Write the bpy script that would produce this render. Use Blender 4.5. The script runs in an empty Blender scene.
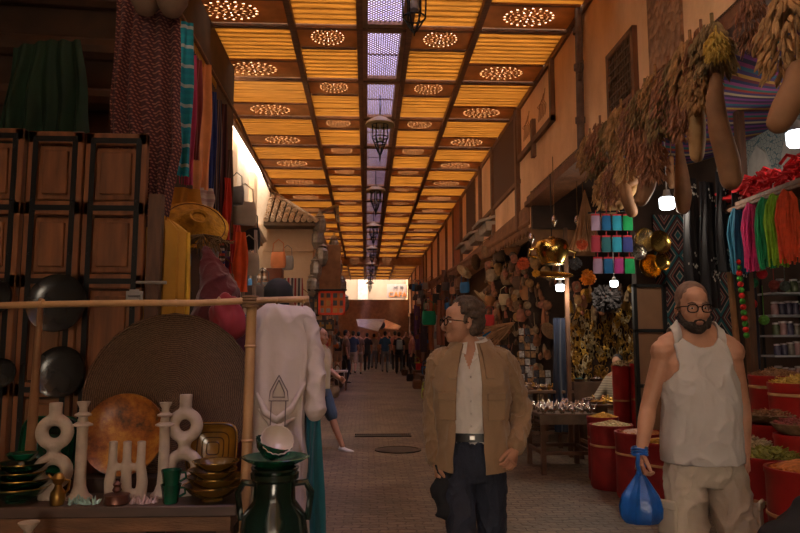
import bpy, math, random
from mathutils import Vector, Matrix, noise
random.seed(7)
PI = math.pi
C = bpy.context.scene.collection
V = Vector
# ------------------------------------------------------------ camera
F = 700.0; CAMZ = 1.5
pitch = math.atan(78.5/F); yaw = math.atan(34/F*math.cos(pitch))
cam_d = bpy.data.cameras.new('camera'); cam = bpy.data.objects.new('camera', cam_d); C.objects.link(cam)
cam_d.sensor_width = 36; cam_d.lens = 36*F/800; cam_d.clip_end = 300
cam.location = (0,0,CAMZ); cam.rotation_euler = (PI/2+pitch, 0, -yaw)
bpy.context.scene.camera = cam
RM = cam.rotation_euler.to_matrix()
def P(u, v, Y):
    d = RM @ V(((u-400)/F, (266.5-v)/F, -1)); return V((0,0,CAMZ)) + d*(Y/d.y)
def PX(u, v, X):
    d = RM @ V(((u-400)/F, (266.5-v)/F, -1)); return V((0,0,CAMZ)) + d*(X/d.x)
def gz(y): return 0.014*max(0.0, y-8)
# ------------------------------------------------------------ materials
MATS = {}
def M(name, col, rough=.8, metal=0, var=.18, scale=6, bump=0, bscale=40, trans=0, emit=0, sheen=0, stretch=None, spec=.5):
    if name in MATS: return MATS[name]
    m = bpy.data.materials.new(name); m.use_nodes = True; nt = m.node_tree; n = nt.nodes; L = nt.links
    b = n['Principled BSDF']; col = (*col[:3], 1)
    b.inputs['Roughness'].default_value = rough; b.inputs['Metallic'].default_value = metal
    b.inputs['Base Color'].default_value = col; b.inputs['Specular IOR Level'].default_value = spec
    if emit:
        b.inputs['Emission Color'].default_value = col; b.inputs['Emission Strength'].default_value = emit
    if sheen: b.inputs['Sheen Weight'].default_value = sheen
    tc = n.new('ShaderNodeTexCoord'); mp = n.new('ShaderNodeMapping'); L.new(tc.outputs['Object'], mp.inputs[0])
    if stretch: mp.inputs['Scale'].default_value = stretch
    if var:
        t = n.new('ShaderNodeTexNoise'); t.inputs['Scale'].default_value = scale; t.inputs['Detail'].default_value = 5
        L.new(mp.outputs[0], t.inputs['Vector'])
        r = n.new('ShaderNodeValToRGB'); r.color_ramp.elements[0].position = .3; r.color_ramp.elements[1].position = .7
        r.color_ramp.elements[0].color = tuple(c*(1-var) for c in col[:3])+(1,)
        r.color_ramp.elements[1].color = tuple(min(1, c*(1+var)) for c in col[:3])+(1,)
        L.new(t.outputs['Fac'], r.inputs[0]); L.new(r.outputs[0], b.inputs['Base Color'])
    if bump:
        t = n.new('ShaderNodeTexNoise'); t.inputs['Scale'].default_value = bscale; t.inputs['Detail'].default_value = 4
        L.new(mp.outputs[0], t.inputs['Vector'])
        bp = n.new('ShaderNodeBump'); bp.inputs['Strength'].default_value = bump; bp.inputs['Distance'].default_value = .02
        L.new(t.outputs['Fac'], bp.inputs['Height']); L.new(bp.outputs[0], b.inputs['Normal'])
    if trans:
        tr = n.new('ShaderNodeBsdfTranslucent'); mx = n.new('ShaderNodeMixShader'); mx.inputs[0].default_value = trans
        if var: L.new(r.outputs[0], tr.inputs['Color'])
        else: tr.inputs['Color'].default_value = col
        out = n['Material Output']; L.new(b.outputs[0], mx.inputs[1]); L.new(tr.outputs[0], mx.inputs[2]); L.new(mx.outputs[0], out.inputs[0])
    MATS[name] = m; return m
def nodes_of(m): return m.node_tree.nodes, m.node_tree.links, m.node_tree.nodes['Principled BSDF']
def stripes(name, cols, freq, axis=0, rough=.85, noise_amt=0.0, const=True):
    """bands of woven colour running across one object axis"""
    if name in MATS: return MATS[name]
    m = M(name, cols[0], rough, var=0); n, L, b = nodes_of(m)
    tc = n.new('ShaderNodeTexCoord'); sx = n.new('ShaderNodeSeparateXYZ'); L.new(tc.outputs['Object'], sx.inputs[0])
    mu = n.new('ShaderNodeMath'); mu.operation = 'MULTIPLY'; mu.inputs[1].default_value = freq; L.new(sx.outputs[axis], mu.inputs[0])
    fr = n.new('ShaderNodeMath'); fr.operation = 'FRACT'; L.new(mu.outputs[0], fr.inputs[0])
    r = n.new('ShaderNodeValToRGB'); r.color_ramp.interpolation = 'CONSTANT' if const else 'LINEAR'
    k = len(cols); r.color_ramp.elements[0].color = (*cols[0],1); r.color_ramp.elements[1].position = 1/k; r.color_ramp.elements[1].color = (*cols[1],1)
    for i in range(2, k):
        e = r.color_ramp.elements.new(i/k); e.color = (*cols[i],1)
    L.new(fr.outputs[0], r.inputs[0]); L.new(r.outputs[0], b.inputs['Base Color'])
    return m
# ------------------------------------------------------------ mesh builder
class B:
    def __init__(s): s.v = []; s.f = []; s.mi = []; s.cur = 0; s.m = None
    def add(s, vs, fs):
        o = len(s.v)
        s.v += [tuple(s.m @ V(p)) if s.m else tuple(p) for p in vs]
        s.f += [tuple(i+o for i in f) for f in fs]; s.mi += [s.cur]*len(fs); return s
    def box(s, c, d, rot=None, taper=1.0):
        hx, hy, hz = d[0]/2, d[1]/2, d[2]/2
        vs = []
        for z in (-1, 1):
            k = taper if z > 0 else 1
            for x, y in ((-1,-1),(1,-1),(1,1),(-1,1)):
                p = V((x*hx*k, y*hy*k, z*hz))
                if rot is not None: p = rot @ p
                vs.append(p+V(c))
        return s.add(vs, [(3,2,1,0),(4,5,6,7),(0,1,5,4),(1,2,6,5),(2,3,7,6),(3,0,4,7)])
    def mm(s, a, b): return s.box([(a[i]+b[i])/2 for i in range(3)], [abs(b[i]-a[i]) for i in range(3)])
    def loft(s, rings, cap=True, closed=False):
        n = len(rings[0]); vs = [p for r in rings for p in r]; fs = []
        K = len(rings)
        for i in range(K-1 if not closed else K):
            a, b2 = i*n, ((i+1) % K)*n
            for j in range(n):
                k = (j+1) % n; fs.append((a+j, a+k, b2+k, b2+j))
        if cap and not closed:
            fs.append(tuple(range(n-1, -1, -1))); fs.append(tuple((K-1)*n+j for j in range(n)))
        return s.add(vs, fs)
    def tube(s, pts, rad, seg=8, flat=1.0, ref=None, closed=False):
        pts = [V(p) for p in pts]; n = len(pts)
        if not isinstance(rad, (list, tuple)): rad = [rad]*n
        rings = []; prev = None
        for i, p in enumerate(pts):
            if closed: t = pts[(i+1) % n]-pts[i-1]
            else: t = pts[min(i+1, n-1)]-pts[max(i-1, 0)]
            t = t.normalized() if t.length > 1e-9 else V((0,0,1))
            if prev is None:
                r = V(ref) if ref else (V((0,1,0)) if abs(t.y) < .9 else V((1,0,0)))
            else: r = prev
            a = (r - t*r.dot(t)).normalized(); prev = a; b2 = t.cross(a)
            q = rad[i]; ra, rb = q if isinstance(q, (list, tuple)) else (q*flat, q)
            rings.append([p + a*(ra*math.cos(2*PI*j/seg)) + b2*(rb*math.sin(2*PI*j/seg)) for j in range(seg)])
        return s.loft(rings, closed=closed)
    def lathe(s, prof, c=(0,0,0), seg=20, wob=None, cap=True):
        rings = []
        for r, z in prof:
            rings.append([(c[0]+max(r,1e-4)*math.cos(2*PI*j/seg)*(wob(j,z) if wob else 1), c[1]+max(r,1e-4)*math.sin(2*PI*j/seg)*(wob(j,z) if wob else 1), c[2]+z) for j in range(seg)])
        return s.loft(rings, cap=cap)
    def ell(s, c, r, seg=12, rot=None):
        rings = []; c = V(c); h = max(4, seg//2)
        for i in range(h+1):
            a = -PI/2+PI*i/h; ca = max(math.cos(a), .02)
            ring = []
            for j in range(seg):
                p = V((r[0]*ca*math.cos(2*PI*j/seg), r[1]*ca*math.sin(2*PI*j/seg), r[2]*math.sin(a)))
                if rot is not None: p = rot @ p
                ring.append(c+p)
            rings.append(ring)
        return s.loft(rings)
    def sheet(s, fn, nu, nv, th=.004):
        """fn(a,b)->point for a,b in 0..1 ; gives a thin solid"""
        g = [[V(fn(i/nu, j/nv)) for j in range(nv+1)] for i in range(nu+1)]
        vs = []; 
        for i in range(nu+1):
            for j in range(nv+1):
                du = g[min(i+1,nu)][j]-g[max(i-1,0)][j]; dv = g[i][min(j+1,nv)]-g[i][max(j-1,0)]
                nn = du.cross(dv); nn = nn.normalized() if nn.length > 1e-12 else V((0,0,1))
                vs.append((g[i][j]+nn*th/2, g[i][j]-nn*th/2))
        W = nv+1; N = (nu+1)*W
        vv = [a for a, _ in vs]+[b for _, b in vs]; fs = []
        for i in range(nu):
            for j in range(nv):
                a = i*W+j; fs.append((a, a+W, a+W+1, a+1)); fs.append((N+a+1, N+a+W+1, N+a+W, N+a))
        edge = [(i*W, (i+1)*W) for i in range(nu)]+[(nu*W+j, nu*W+j+1) for j in range(nv)]+[((i+1)*W+nv, i*W+nv) for i in range(nu)]+[(j+1, j) for j in range(nv)]
        for a, b2 in edge: fs.append((b2, a, N+a, N+b2))
        return s.add(vv, fs)
    def prism(s, poly, d, mat=None):
        """poly: list of (x,z) ; extruded along y by d"""
        n = len(poly); vs = [V((x, -d/2, z)) for x, z in poly]+[V((x, d/2, z)) for x, z in poly]
        if mat: vs = [mat @ p for p in vs]
        fs = [tuple(range(n)), tuple(range(2*n-1, n-1, -1))]+[(j, j+n, (j+1) % n+n, (j+1) % n) for j in range(n)]
        return s.add(vs, fs)
    def mesh(s, name, mats, smooth=True):
        me = bpy.data.meshes.new(name); me.from_pydata(s.v, [], s.f)
        for m in (mats if isinstance(mats, (list, tuple)) else [mats]): me.materials.append(m)
        for p, k in zip(me.polygons, s.mi): p.material_index = k; p.use_smooth = smooth
        if smooth:
            try: me.set_sharp_from_angle(angle=math.radians(40))
            except Exception: pass
        me.update(); return me
    def out(s, name, mats, parent=None, loc=None, smooth=True, label=None):
        o = bpy.data.objects.new(name, s.mesh(name, mats, smooth)); C.objects.link(o)
        if parent: o.parent = parent
        if loc is not None: o.location = loc
        if label: o['label'] = label
        return o
def bevel(o, w=.004, seg=2):
    m = o.modifiers.new('b', 'BEVEL'); m.width = w; m.segments = seg; m.limit_method = 'ANGLE'; return o
def tag(o, label, cat, group=None, kind=None):
    if label: o['label'] = label
    if cat: o['category'] = cat
    if group: o['group'] = group
    if kind: o['kind'] = kind
    return o
def thing(name, label, cat, loc=(0,0,0), rz=0, group=None):
    o = bpy.data.objects.new(name, None); C.objects.link(o); o.location = loc; o.rotation_euler = (0,0,rz)
    o.empty_display_size = .1
    return tag(o, label, cat, group)
def single(name, b, mats, label, cat, loc=(0,0,0), rz=0, group=None, smooth=True):
    o = b.out(name, mats, None, loc, smooth); o.rotation_euler = (0,0,rz); return tag(o, label, cat, group)
def struct(name, b, mats, smooth=False, parent=None):
    o = b.out(name, mats, parent, None, smooth)
    if not parent: o['kind'] = 'structure'
    return o
KIDS = {}
def kids(o):
    return [c for c in bpy.data.objects if c.parent == o]
def recol(o, m, slot=0):
    o.material_slots[slot].link = 'OBJECT'; o.material_slots[slot].material = m
def dup(root, loc, rz=0, label=None, group=None, scale=None, mats=None, rot=None):
    """mats: {part name prefix: material}; '' = the object itself"""
    if root.name not in KIDS: KIDS[root.name] = [(c, kids(c)) for c in kids(root)]
    r = root.copy(); C.objects.link(r); r.location = loc; r.rotation_euler = rot if rot else (0,0,rz)
    if scale: r.scale = scale if isinstance(scale, (tuple, list)) else (scale,)*3
    if label: r['label'] = label
    if group: r['group'] = group
    def mc(o):
        if mats:
            for k, m in mats.items():
                if (k and o.name.startswith(k)) or (k == '' and o is r):
                    if m and o.type == 'MESH': recol(o, m)
    mc(r)
    for c, gs in KIDS[root.name]:
        d = c.copy(); C.objects.link(d); d.parent = r; mc(d)
        for g in gs:
            e = g.copy(); C.objects.link(e); e.parent = d; mc(e)
    return r
def remeshed(b, voxel, smooth=3, disp=0, dscale=8, ridge=False):
    me = b.mesh('tmp', []) if False else None
    me = bpy.data.meshes.new('tmp'); me.from_pydata(b.v, [], b.f)
    o = bpy.data.objects.new('tmp', me); C.objects.link(o)
    md = o.modifiers.new('r', 'REMESH'); md.mode = 'VOXEL'; md.voxel_size = voxel
    if smooth:
        sm = o.modifiers.new('s', 'SMOOTH'); sm.iterations = smooth; sm.factor = .5
    dg = bpy.context.evaluated_depsgraph_get(); ev = o.evaluated_get(dg)
    m2 = ev.to_mesh()
    vs = [v.co.copy() for v in m2.vertices]; ns = [v.normal.copy() for v in m2.vertices]; fs = [tuple(p.vertices) for p in m2.polygons]
    ev.to_mesh_clear(); bpy.data.objects.remove(o); bpy.data.meshes.remove(me)
    if disp:
        for i in range(len(vs)):
            p = vs[i]; q = V((p.x*dscale*1.3, p.y*dscale*1.3, p.z*dscale*.8))
            if ridge:
                w_ = V((noise.noise(q*.7), noise.noise(q*.7+V((9,3,1))), noise.noise(q*.7+V((1,7,5)))))*.5
                a_ = 1-2*abs(noise.noise(q+w_)); b_ = 1-2*abs(noise.noise(q*2.1+w_*2)); vs[i] = p + ns[i]*(disp*(max(0,a_)**2*1.3-.5+.45*max(0,b_)**2))
            else: vs[i] = p + ns[i]*(disp*(noise.noise(q)+.5*noise.noise(q*2.3)))
    nb = B(); nb.v = [tuple(v) for v in vs]; nb.f = fs; nb.mi = [0]*len(fs)
    return nb
def join(a, b):
    o = len(a.v); a.v += b.v; a.f += [tuple(i+o for i in f) for f in b.f]; a.mi += b.mi; return a
def R(deg): return math.radians(deg)
# ------------------------------------------------------------ people
def ringz(z, cx, cy, rx, ry, n=24, e=2.3):
    r = []
    for j in range(n):
        a = 2*PI*j/n; c, s_ = math.cos(a), math.sin(a)
        r.append((cx+rx*math.copysign(abs(c)**(2/e), c), cy+ry*math.copysign(abs(s_)**(2/e), s_), z))
    return r
def limb(b, pts, rad, seg=12, sub=3):
    """smooth tapered limb through joints"""
    P_ = [V(p) for p in pts]; q = []; r = []
    for i in range(len(P_)-1):
        for k in range(sub):
            t = k/sub; q.append(P_[i].lerp(P_[i+1], t)); r.append(rad[i]*(1-t)+rad[i+1]*t)
    q.append(P_[-1]); r.append(rad[-1])
    qq = [q[0]]+[(q[i-1]+q[i]*2+q[i+1])/4 for i in range(1, len(q)-1)]+[q[-1]]
    b.tube(qq, r, seg); b.ell(qq[0], (r[0],)*3, 10); b.ell(qq[-1], (r[-1],)*3, 10)
def head_shapes(b, m, beard=False):
    b.m = m
    b.ell((0,.018,.045), (.074,.094,.088), 20); b.ell((0,-.022,-.02), (.062,.072,.088), 18)
    b.ell((0,-.045,-.078), (.042,.04,.034), 14); b.ell((0,-.068,-.098), (.024,.02,.018), 10)
    b.tube([(0,-.088,.012),(0,-.103,-.012),(0,-.116,-.036)], [.009,.012,.014], 8); b.ell((0,-.108,-.042), (.019,.013,.009), 8)
    b.ell((0,-.080,.022), (.05,.018,.010), 10); b.ell((0,-.06,.05), (.052,.035,.04), 12)
    for s in (-1, 1):
        b.ell((s*.078,.012,-.012), (.009,.018,.032), 8, Matrix.Rotation(R(-12), 3, 'X'))
        b.ell((s*.040,-.062,-.03), (.022,.022,.022), 8)
    b.ell((0,-.087,-.068), (.025,.013,.007), 10); b.ell((0,-.085,-.080), (.021,.012,.007), 10)
    b.m = None
def face_parts(root, m, hairmat, beard=None, glasses=None, hair='short', eye=True):
    if eye:
        b = B(); b.m = m
        for s in (-1, 1):
            b.cur = 0; b.ell((s*.031,-.0815,.0), (.011,.009,.0052), 10)
            b.cur = 1; b.ell((s*.031,-.089,.0), (.0048,.0035,.0048), 8)
        b.out('eyes', [M('eye_white', (.6,.55,.5), .3, var=0), M('iris', (.03,.02,.015), .2, var=0)], root)
        b = B(); b.m = m
        for s in (-1, 1): b = B(); b.m = m; b.tube([(s*.014,-.094,.022),(s*.032,-.095,.028),(s*.05,-.083,.022)], [.0035,.005,.003], 6); b.out('eyebrow', hairmat, root)
        b = B(); b.m = m; b.ell((0,-.0960,-.071), (.020,.005,.0040), 10); b.ell((0,-.0940,-.078), (.016,.006,.0045), 10)
        b.out('lips', M('lips', (.33,.14,.10), .5, var=.05), root)
    if hair == 'wavy':
        b = B()
        b.m = m
        random.seed(3)
        b.ell((0,.035,.066), (.086,.092,.084), 18); b.ell((0,.075,.01), (.078,.062,.085), 16)
        for i in range(74):
            a = random.uniform(-PI, PI); el = random.uniform(-.15, 1.4)
            d = V((math.sin(a)*math.cos(el), -math.cos(a)*math.cos(el), math.sin(el)))
            if d.y < -.50 and el < .75: continue
            if abs(d.x) > .6 and d.y < .1 and el < .1: continue
            c = V((0,.028,.052)) + V((d.x*.082, d.y*.094, d.z*.088))
            b.ell(c, (.023,.026,.016), 8, Matrix.Rotation(random.uniform(-1,1), 3, 'Z') @ Matrix.Rotation(random.uniform(-.6,.6), 3, 'X'))
        for s in (-1, 1): b.ell((s*.079,-.012,.012), (.009,.014,.03), 8); b.ell((s*.07,.045,-.035), (.02,.03,.045), 8)
        b.m = None
        remeshed(b, .005, 2, .004, 60).out('hair', hairmat, root)
    elif hair == 'short':
        b = B(); b.m = m; b.ell((0,.03,.056), (.0775,.088,.083), 18); b.ell((0,.062,.005), (.072,.055,.075), 14)
        for s in (-1, 1): b.ell((s*.074,.0,.02), (.008,.02,.025), 8)
        b.m = None; remeshed(b, .007, 2).out('hair', hairmat, root)
    elif hair == 'crop':   # very short hair, receding at the temples
        b = B(); b.m = m; b.ell((0,.023,.054), (.0785,.090,.0860), 20); b.ell((0,.066,.0), (.068,.048,.07), 14)
        for s in (-1, 1): b.ell((s*.073,-.004,.012), (.007,.016,.03), 8)
        b.m = None; remeshed(b, .006, 2).out('hair', hairmat, root)
    elif hair == 'long':
        b = B(); b.m = m; b.ell((0,.035,.05), (.085,.088,.088), 16); b.tube([(0,.07,.03),(0,.09,-.1),(0,.09,-.22)], [.07,.07,.04], 12, .6)
        b.m = None; remeshed(b, .01, 2).out('hair', hairmat, root)
    if beard:
        b = B(); b.m = m
        b.ell((0,-.050,-.088), (.052,.046,.036), 16); b.ell((0,-.072,-.105), (.033,.024,.022), 12)
        for s in (-1, 1):
            b.tube([(s*.070,-.005,-.02),(s*.063,-.03,-.062),(s*.043,-.062,-.088)], [.010,.017,.02], 10)
        b.tube([(-.030,-.091,-.074),(-.018,-.1,-.060),(0,-.104,-.056),(.018,-.1,-.060),(.030,-.091,-.074)], [.006,.006,.005,.006,.006], 8)
        b.m = None; remeshed(b, .005, 2, .002, 120).out('beard', beard, root)
    if glasses:
        b = B(); b.m = m
        for s in (-1, 1):
            pts = [(s*.034+.0245*math.copysign(abs(math.cos(a))**.7, math.cos(a)), -.108, -.002+.0185*math.copysign(abs(math.sin(a))**.7, math.sin(a))) for a in [2*PI*i/16 for i in range(16)]]
            b.tube(pts, .0032, 6, closed=True)
            b.tube([(s*.058,-.107,.008),(s*.076,-.085,.008),(s*.083,-.02,.004),(s*.082,.02,-.004)], .0028, 6)
        b.tube([(-.010,-.108,.004),(0,-.112,.007),(.010,-.108,.004)], .0028, 6)
        b.out('glasses', glasses, root)
def hand_shapes(b, wrist, d, n, t, curl=.5, L=.18):
    """wrist point, d towards fingers, n palm-facing normal, t towards the thumb side"""
    w = V(wrist); d = V(d).normalized(); n = V(n); n = (n-d*n.dot(d)).normalized(); t = V(t); t = (t-d*t.dot(d)-n*t.dot(n)).normalized(); k = L/.18
    pr = [(0,.026,.019),(.03,.033,.017),(.06,.040,.015),(.088,.041,.013)]
    b.loft([[w+d*(x*k)+t*(rw*k*math.cos(2*PI*j/12))+n*(rt*k*math.sin(2*PI*j/12)) for j in range(12)] for x, rw, rt in pr])
    for i, (off, ln) in enumerate(((.030,.072),(.0105,.082),(-.010,.077),(-.030,.060))):
        p = w+d*(.084*k)+t*(off*k); q = [p-d*.012]; a = .15+.1*i*curl; dd = d
        for sgl, ca in ((.45, curl*.7), (.30, curl*.9), (.25, curl*.7)):
            a += ca; dd = d*math.cos(a)+n*math.sin(a); p = p+dd*(ln*sgl*k); q.append(p)
        b.tube(q, [.0098*k,.0095*k,.0085*k,.0068*k], 8); b.ell(q[-1], (.0068*k,)*3, 6)
    p = w+d*(.022*k)+t*(.018*k); q = [p]
    for sgl, (cd, ct, cn) in ((.036,(.75,.62,.25)),(.032,(.85,.25,.5)),(.026,(.85,.0,.6))):
        p = p+(d*cd+t*ct+n*cn).normalized()*(sgl*k); q.append(p)
    b.tube(q, [.015*k,.0125*k,.0105*k,.008*k], 8); b.ell(q[-1], (.008*k,)*3, 6)
DEFARM = {'R': [(-.185,0,1.43),(-.225,.03,1.15),(-.225,-.03,.91)], 'L': [(.185,0,1.43),(.225,.03,1.15),(.225,-.03,.91)]}
DEFLEG = {'R': [(-.09,0,.93),(-.095,-.03,.50),(-.10,.02,.09)], 'L': [(.09,0,.93),(.095,-.01,.50),(.10,.05,.09)]}
def person(label, loc, rz=0, H=1.78, hyaw=0, hpitch=0, arms=None, legs=None, skin=None, top='tee', topm=None, bot='trousers', botm=None,
           hair='short', hairm=None, beard=None, glasses=None, shoem=None, vox=.02, girth=1.0, hands=True, group=None, eye=True, headloc=(0,-.015,1.655), curl=(.5,.5), seat=False, thumb=None, zt=.90, sleeves=True):
    arms = arms or DEFARM; legs = legs or DEFLEG
    root = thing('person', label, 'person', loc, rz, group); k = H/1.78; root.scale = (k,k,k)
    hm = Matrix.Translation(headloc) @ Matrix.Rotation(R(hyaw), 4, 'Z') @ Matrix.Rotation(R(hpitch), 4, 'X')
    g = girth; b = B()
    tor = [(.86,.0,.140,.105),(.94,.0,.150*g,.115*g),(1.06,-.005,.142*g,.110*g),(1.18,-.008,.152*g,.115*g),(1.30,.0,.170,.120),(1.38,.005,.176,.110),(1.45,.01,.160,.088),(1.50,.012,.105,.068),(1.55,.012,.06,.06)]
    if hands is not None:
        b.loft([ringz(z, 0, cy, rx, ry) for z, cy, rx, ry in tor])
    hx, hy, hz = headloc
    b.tube([(0,.012,1.45),(0,.008+hy*.2,1.53),(hx,hy+.025,hz-.07)], [.066,.059,.058], 14)
    for sx in ((-1, 1) if sleeves else ()): b.tube([(sx*.035,.02,1.56),(sx*.09,.015,1.505),(sx*.16,.008,1.465)], [.045,.050,.052], 12)
    head_shapes(b, hm)
    for s, sx in (('R',-1),('L',1)):
        a = arms[s]; mid = V(a[1]).lerp(V(a[2]), .3)
        limb(b, [V(a[0])-V((sx*.03,0,.0)), a[1], mid, a[2]], [.058,.040,.042,.026])
        b.ell(V(a[0])-V((sx*.012,0,.018)), (.060,.060,.062), 12)
        l = legs[s]; cal = V(l[1]).lerp(V(l[2]), .3)+V((0,.012,0))
        limb(b, [V(l[0])-V((0,0,.0)), l[1], cal, l[2]], [.088,.055,.056,.036])
    body = remeshed(b, vox, 3)
    if hands:
        hb = B()
        for s, sx in (('R',-1),('L',1)):
            a = arms[s]; d = (V(a[2])-V(a[1])); th = (thumb or {}).get(s) or ((0,-1,0), (-sx,0,0))
            hand_shapes(hb, V(a[2])-d.normalized()*.012, d, th[1], th[0], curl[0 if s == 'R' else 1])
        join(body, hb)
    body.out('body', skin, root)
    tv = max(vox, .006)
    if top in ('tee', 'shirt', 'tank'):
        b = B()
        rr = [(zt,.0,.170*g,.130*g),(1.0,-.005,.168*g,.128*g),(1.1,-.008,.164*g,.128*g),(1.2,-.008,.166*max(1,g*.97),.130*max(1,g*.97)),(1.30,.0,.180,.132),(1.38,.005,.182,.120),(1.45,.01,.164,.098)]
        rr += [(1.50,.012,.110,.076),(1.545,.012,.074,.070)]
        b.loft([ringz(z, 0, cy, rx, ry) for z, cy, rx, ry in rr])
        if top == 'tank':
            for sx in (-1, 1): b.tube([(sx*.035,.02,1.567),(sx*.09,.015,1.513),(sx*.16,.008,1.473)], [.047,.053,.056], 12)
        if top != 'tank' and sleeves:
            for s, sx in (('R',-1),('L',1)):
                a = [V(q) for q in arms[s]]
                if top == 'tee': e = a[0].lerp(a[1], .62); limb(b, [a[0]-V((sx*.03,0,.0)), e], [.072,.064])
                else: limb(b, [a[0]-V((sx*.03,0,0)), a[1], a[1].lerp(a[2], .97)], [.072,.055,.040])
        nb = remeshed(b, .0045 if top == 'tank' else tv, 3, .007 if vox < .01 else .0, 7, True)
        if not sleeves:
            nb.f = [f for f in nb.f if not (nb.v[f[0]][1] < 0 and nb.v[f[0]][2] > 1.40 and abs(nb.v[f[0]][0]+.01) < (nb.v[f[0]][2]-1.40)*.34)]; nb.mi = [0]*len(nb.f)
        if top == 'tank':
            keep = []
            for f in nb.f:
                x = sum(nb.v[i][0] for i in f)/4; y = sum(nb.v[i][1] for i in f)/4; z = sum(nb.v[i][2] for i in f)/4; ok = True
                if z > 1.285 and abs(x) > .178-.050*min(1,(z-1.285)/.07): ok = False
                dn_ = 1.455 if y < .01 else 1.50
                if z > dn_ and abs(x) < .088*math.sqrt(max(0, min(1, (z-dn_)/.05))): ok = False
                if z < .905: ok = False
                if ok: keep.append(f)
            nb.f = keep; nb.mi = [0]*len(keep)
        o = nb.out('tank_top' if top == 'tank' else 'shirt', topm, root)
        if top == 'tank': m_ = o.modifiers.new('t', 'SOLIDIFY'); m_.thickness = .006; m_.offset = 1
    if top == 'robe':
        b = B()
        b.loft([ringz(z, 0, cy, rx, ry) for z, cy, rx, ry in [(.12,0,.24,.22),(.6,0,.21,.19),(1.0,0,.185,.15),(1.3,0,.185,.14),(1.42,.005,.155,.1),(1.5,.01,.08,.075)]])
        for s, sx in (('R',-1),('L',1)):
            a = [V(q) for q in arms[s]]; limb(b, [a[0]-V((sx*.03,0,0)), a[1], a[1].lerp(a[2], .97)], [.075,.062,.06])
        remeshed(b, tv, 3, .01, 7).out('robe', topm, root)
    if bot:
        b = B(); g2 = max(1, g*.98)
        b.loft([ringz(z, 0, cy, rx, ry) for z, cy, rx, ry in [(.80,.0,.150,.118),(.88,.0,.166*g2,.126*g2),(.96,.0,.164*g2,.124*g2),(1.03,-.003,.153*g2,.120*g2)]])
        for s, sx in (('R',-1),('L',1)):
            l = [V(q) for q in legs[s]]
            if bot == 'shorts': limb(b, [l[0]+V((0,0,-.02)), l[0].lerp(l[1], .5), l[1]+V((0,0,.0))], [.098,.098,.094])
            else: limb(b, [l[0]+V((0,0,-.02)), l[0].lerp(l[1], .5), l[1], l[1].lerp(l[2],.5), l[2]+V((0,0,.0))], [.097,.088,.074,.070,.068])
        remeshed(b, tv, 3, .009 if vox < .01 else .0, 9, True).out('shorts' if bot == 'shorts' else 'trousers', botm, root)
    for s in 'RL':
        a = V(legs[s][2]); b = B()
        b.loft([[(a.x+w*math.cos(2*PI*j/12), a.y+y+0, a.z-.09+.004+h+h*math.sin(2*PI*j/12)) for j in range(12)] for y, w, h in ((.06,.028,.03),(.045,.036,.045),(0,.04,.045),(-.06,.046,.032),(-.13,.046,.024),(-.175,.03,.018),(-.19,.012,.01))])
        b.out('shoe', shoem or M('shoe_dark', (.03,.025,.02), .5), root)
    face_parts(root, hm, hairm or M('hair_dark', (.02,.015,.012), .7), beard, glasses, hair, eye)
    return root

SK1 = M('skin_tan', (.48,.235,.14), .5, var=.10, scale=14, bump=.05); SK2 = M('skin_brown', (.33,.16,.09), .5, var=.08)
def collar(b, rx, ry, drop, point, z, th, gap):
    def f(a, c):
        t = R(gap)+a*(2*PI-2*R(gap)); fr = max(0, math.cos(t)); k = 1+.38*c+.15*c*fr
        return (rx*k*math.sin(t), .014-ry*k*math.cos(t), z-.028*fr-(drop+point*fr**2)*c)
    b.sheet(f, 30, 5, th)
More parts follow.
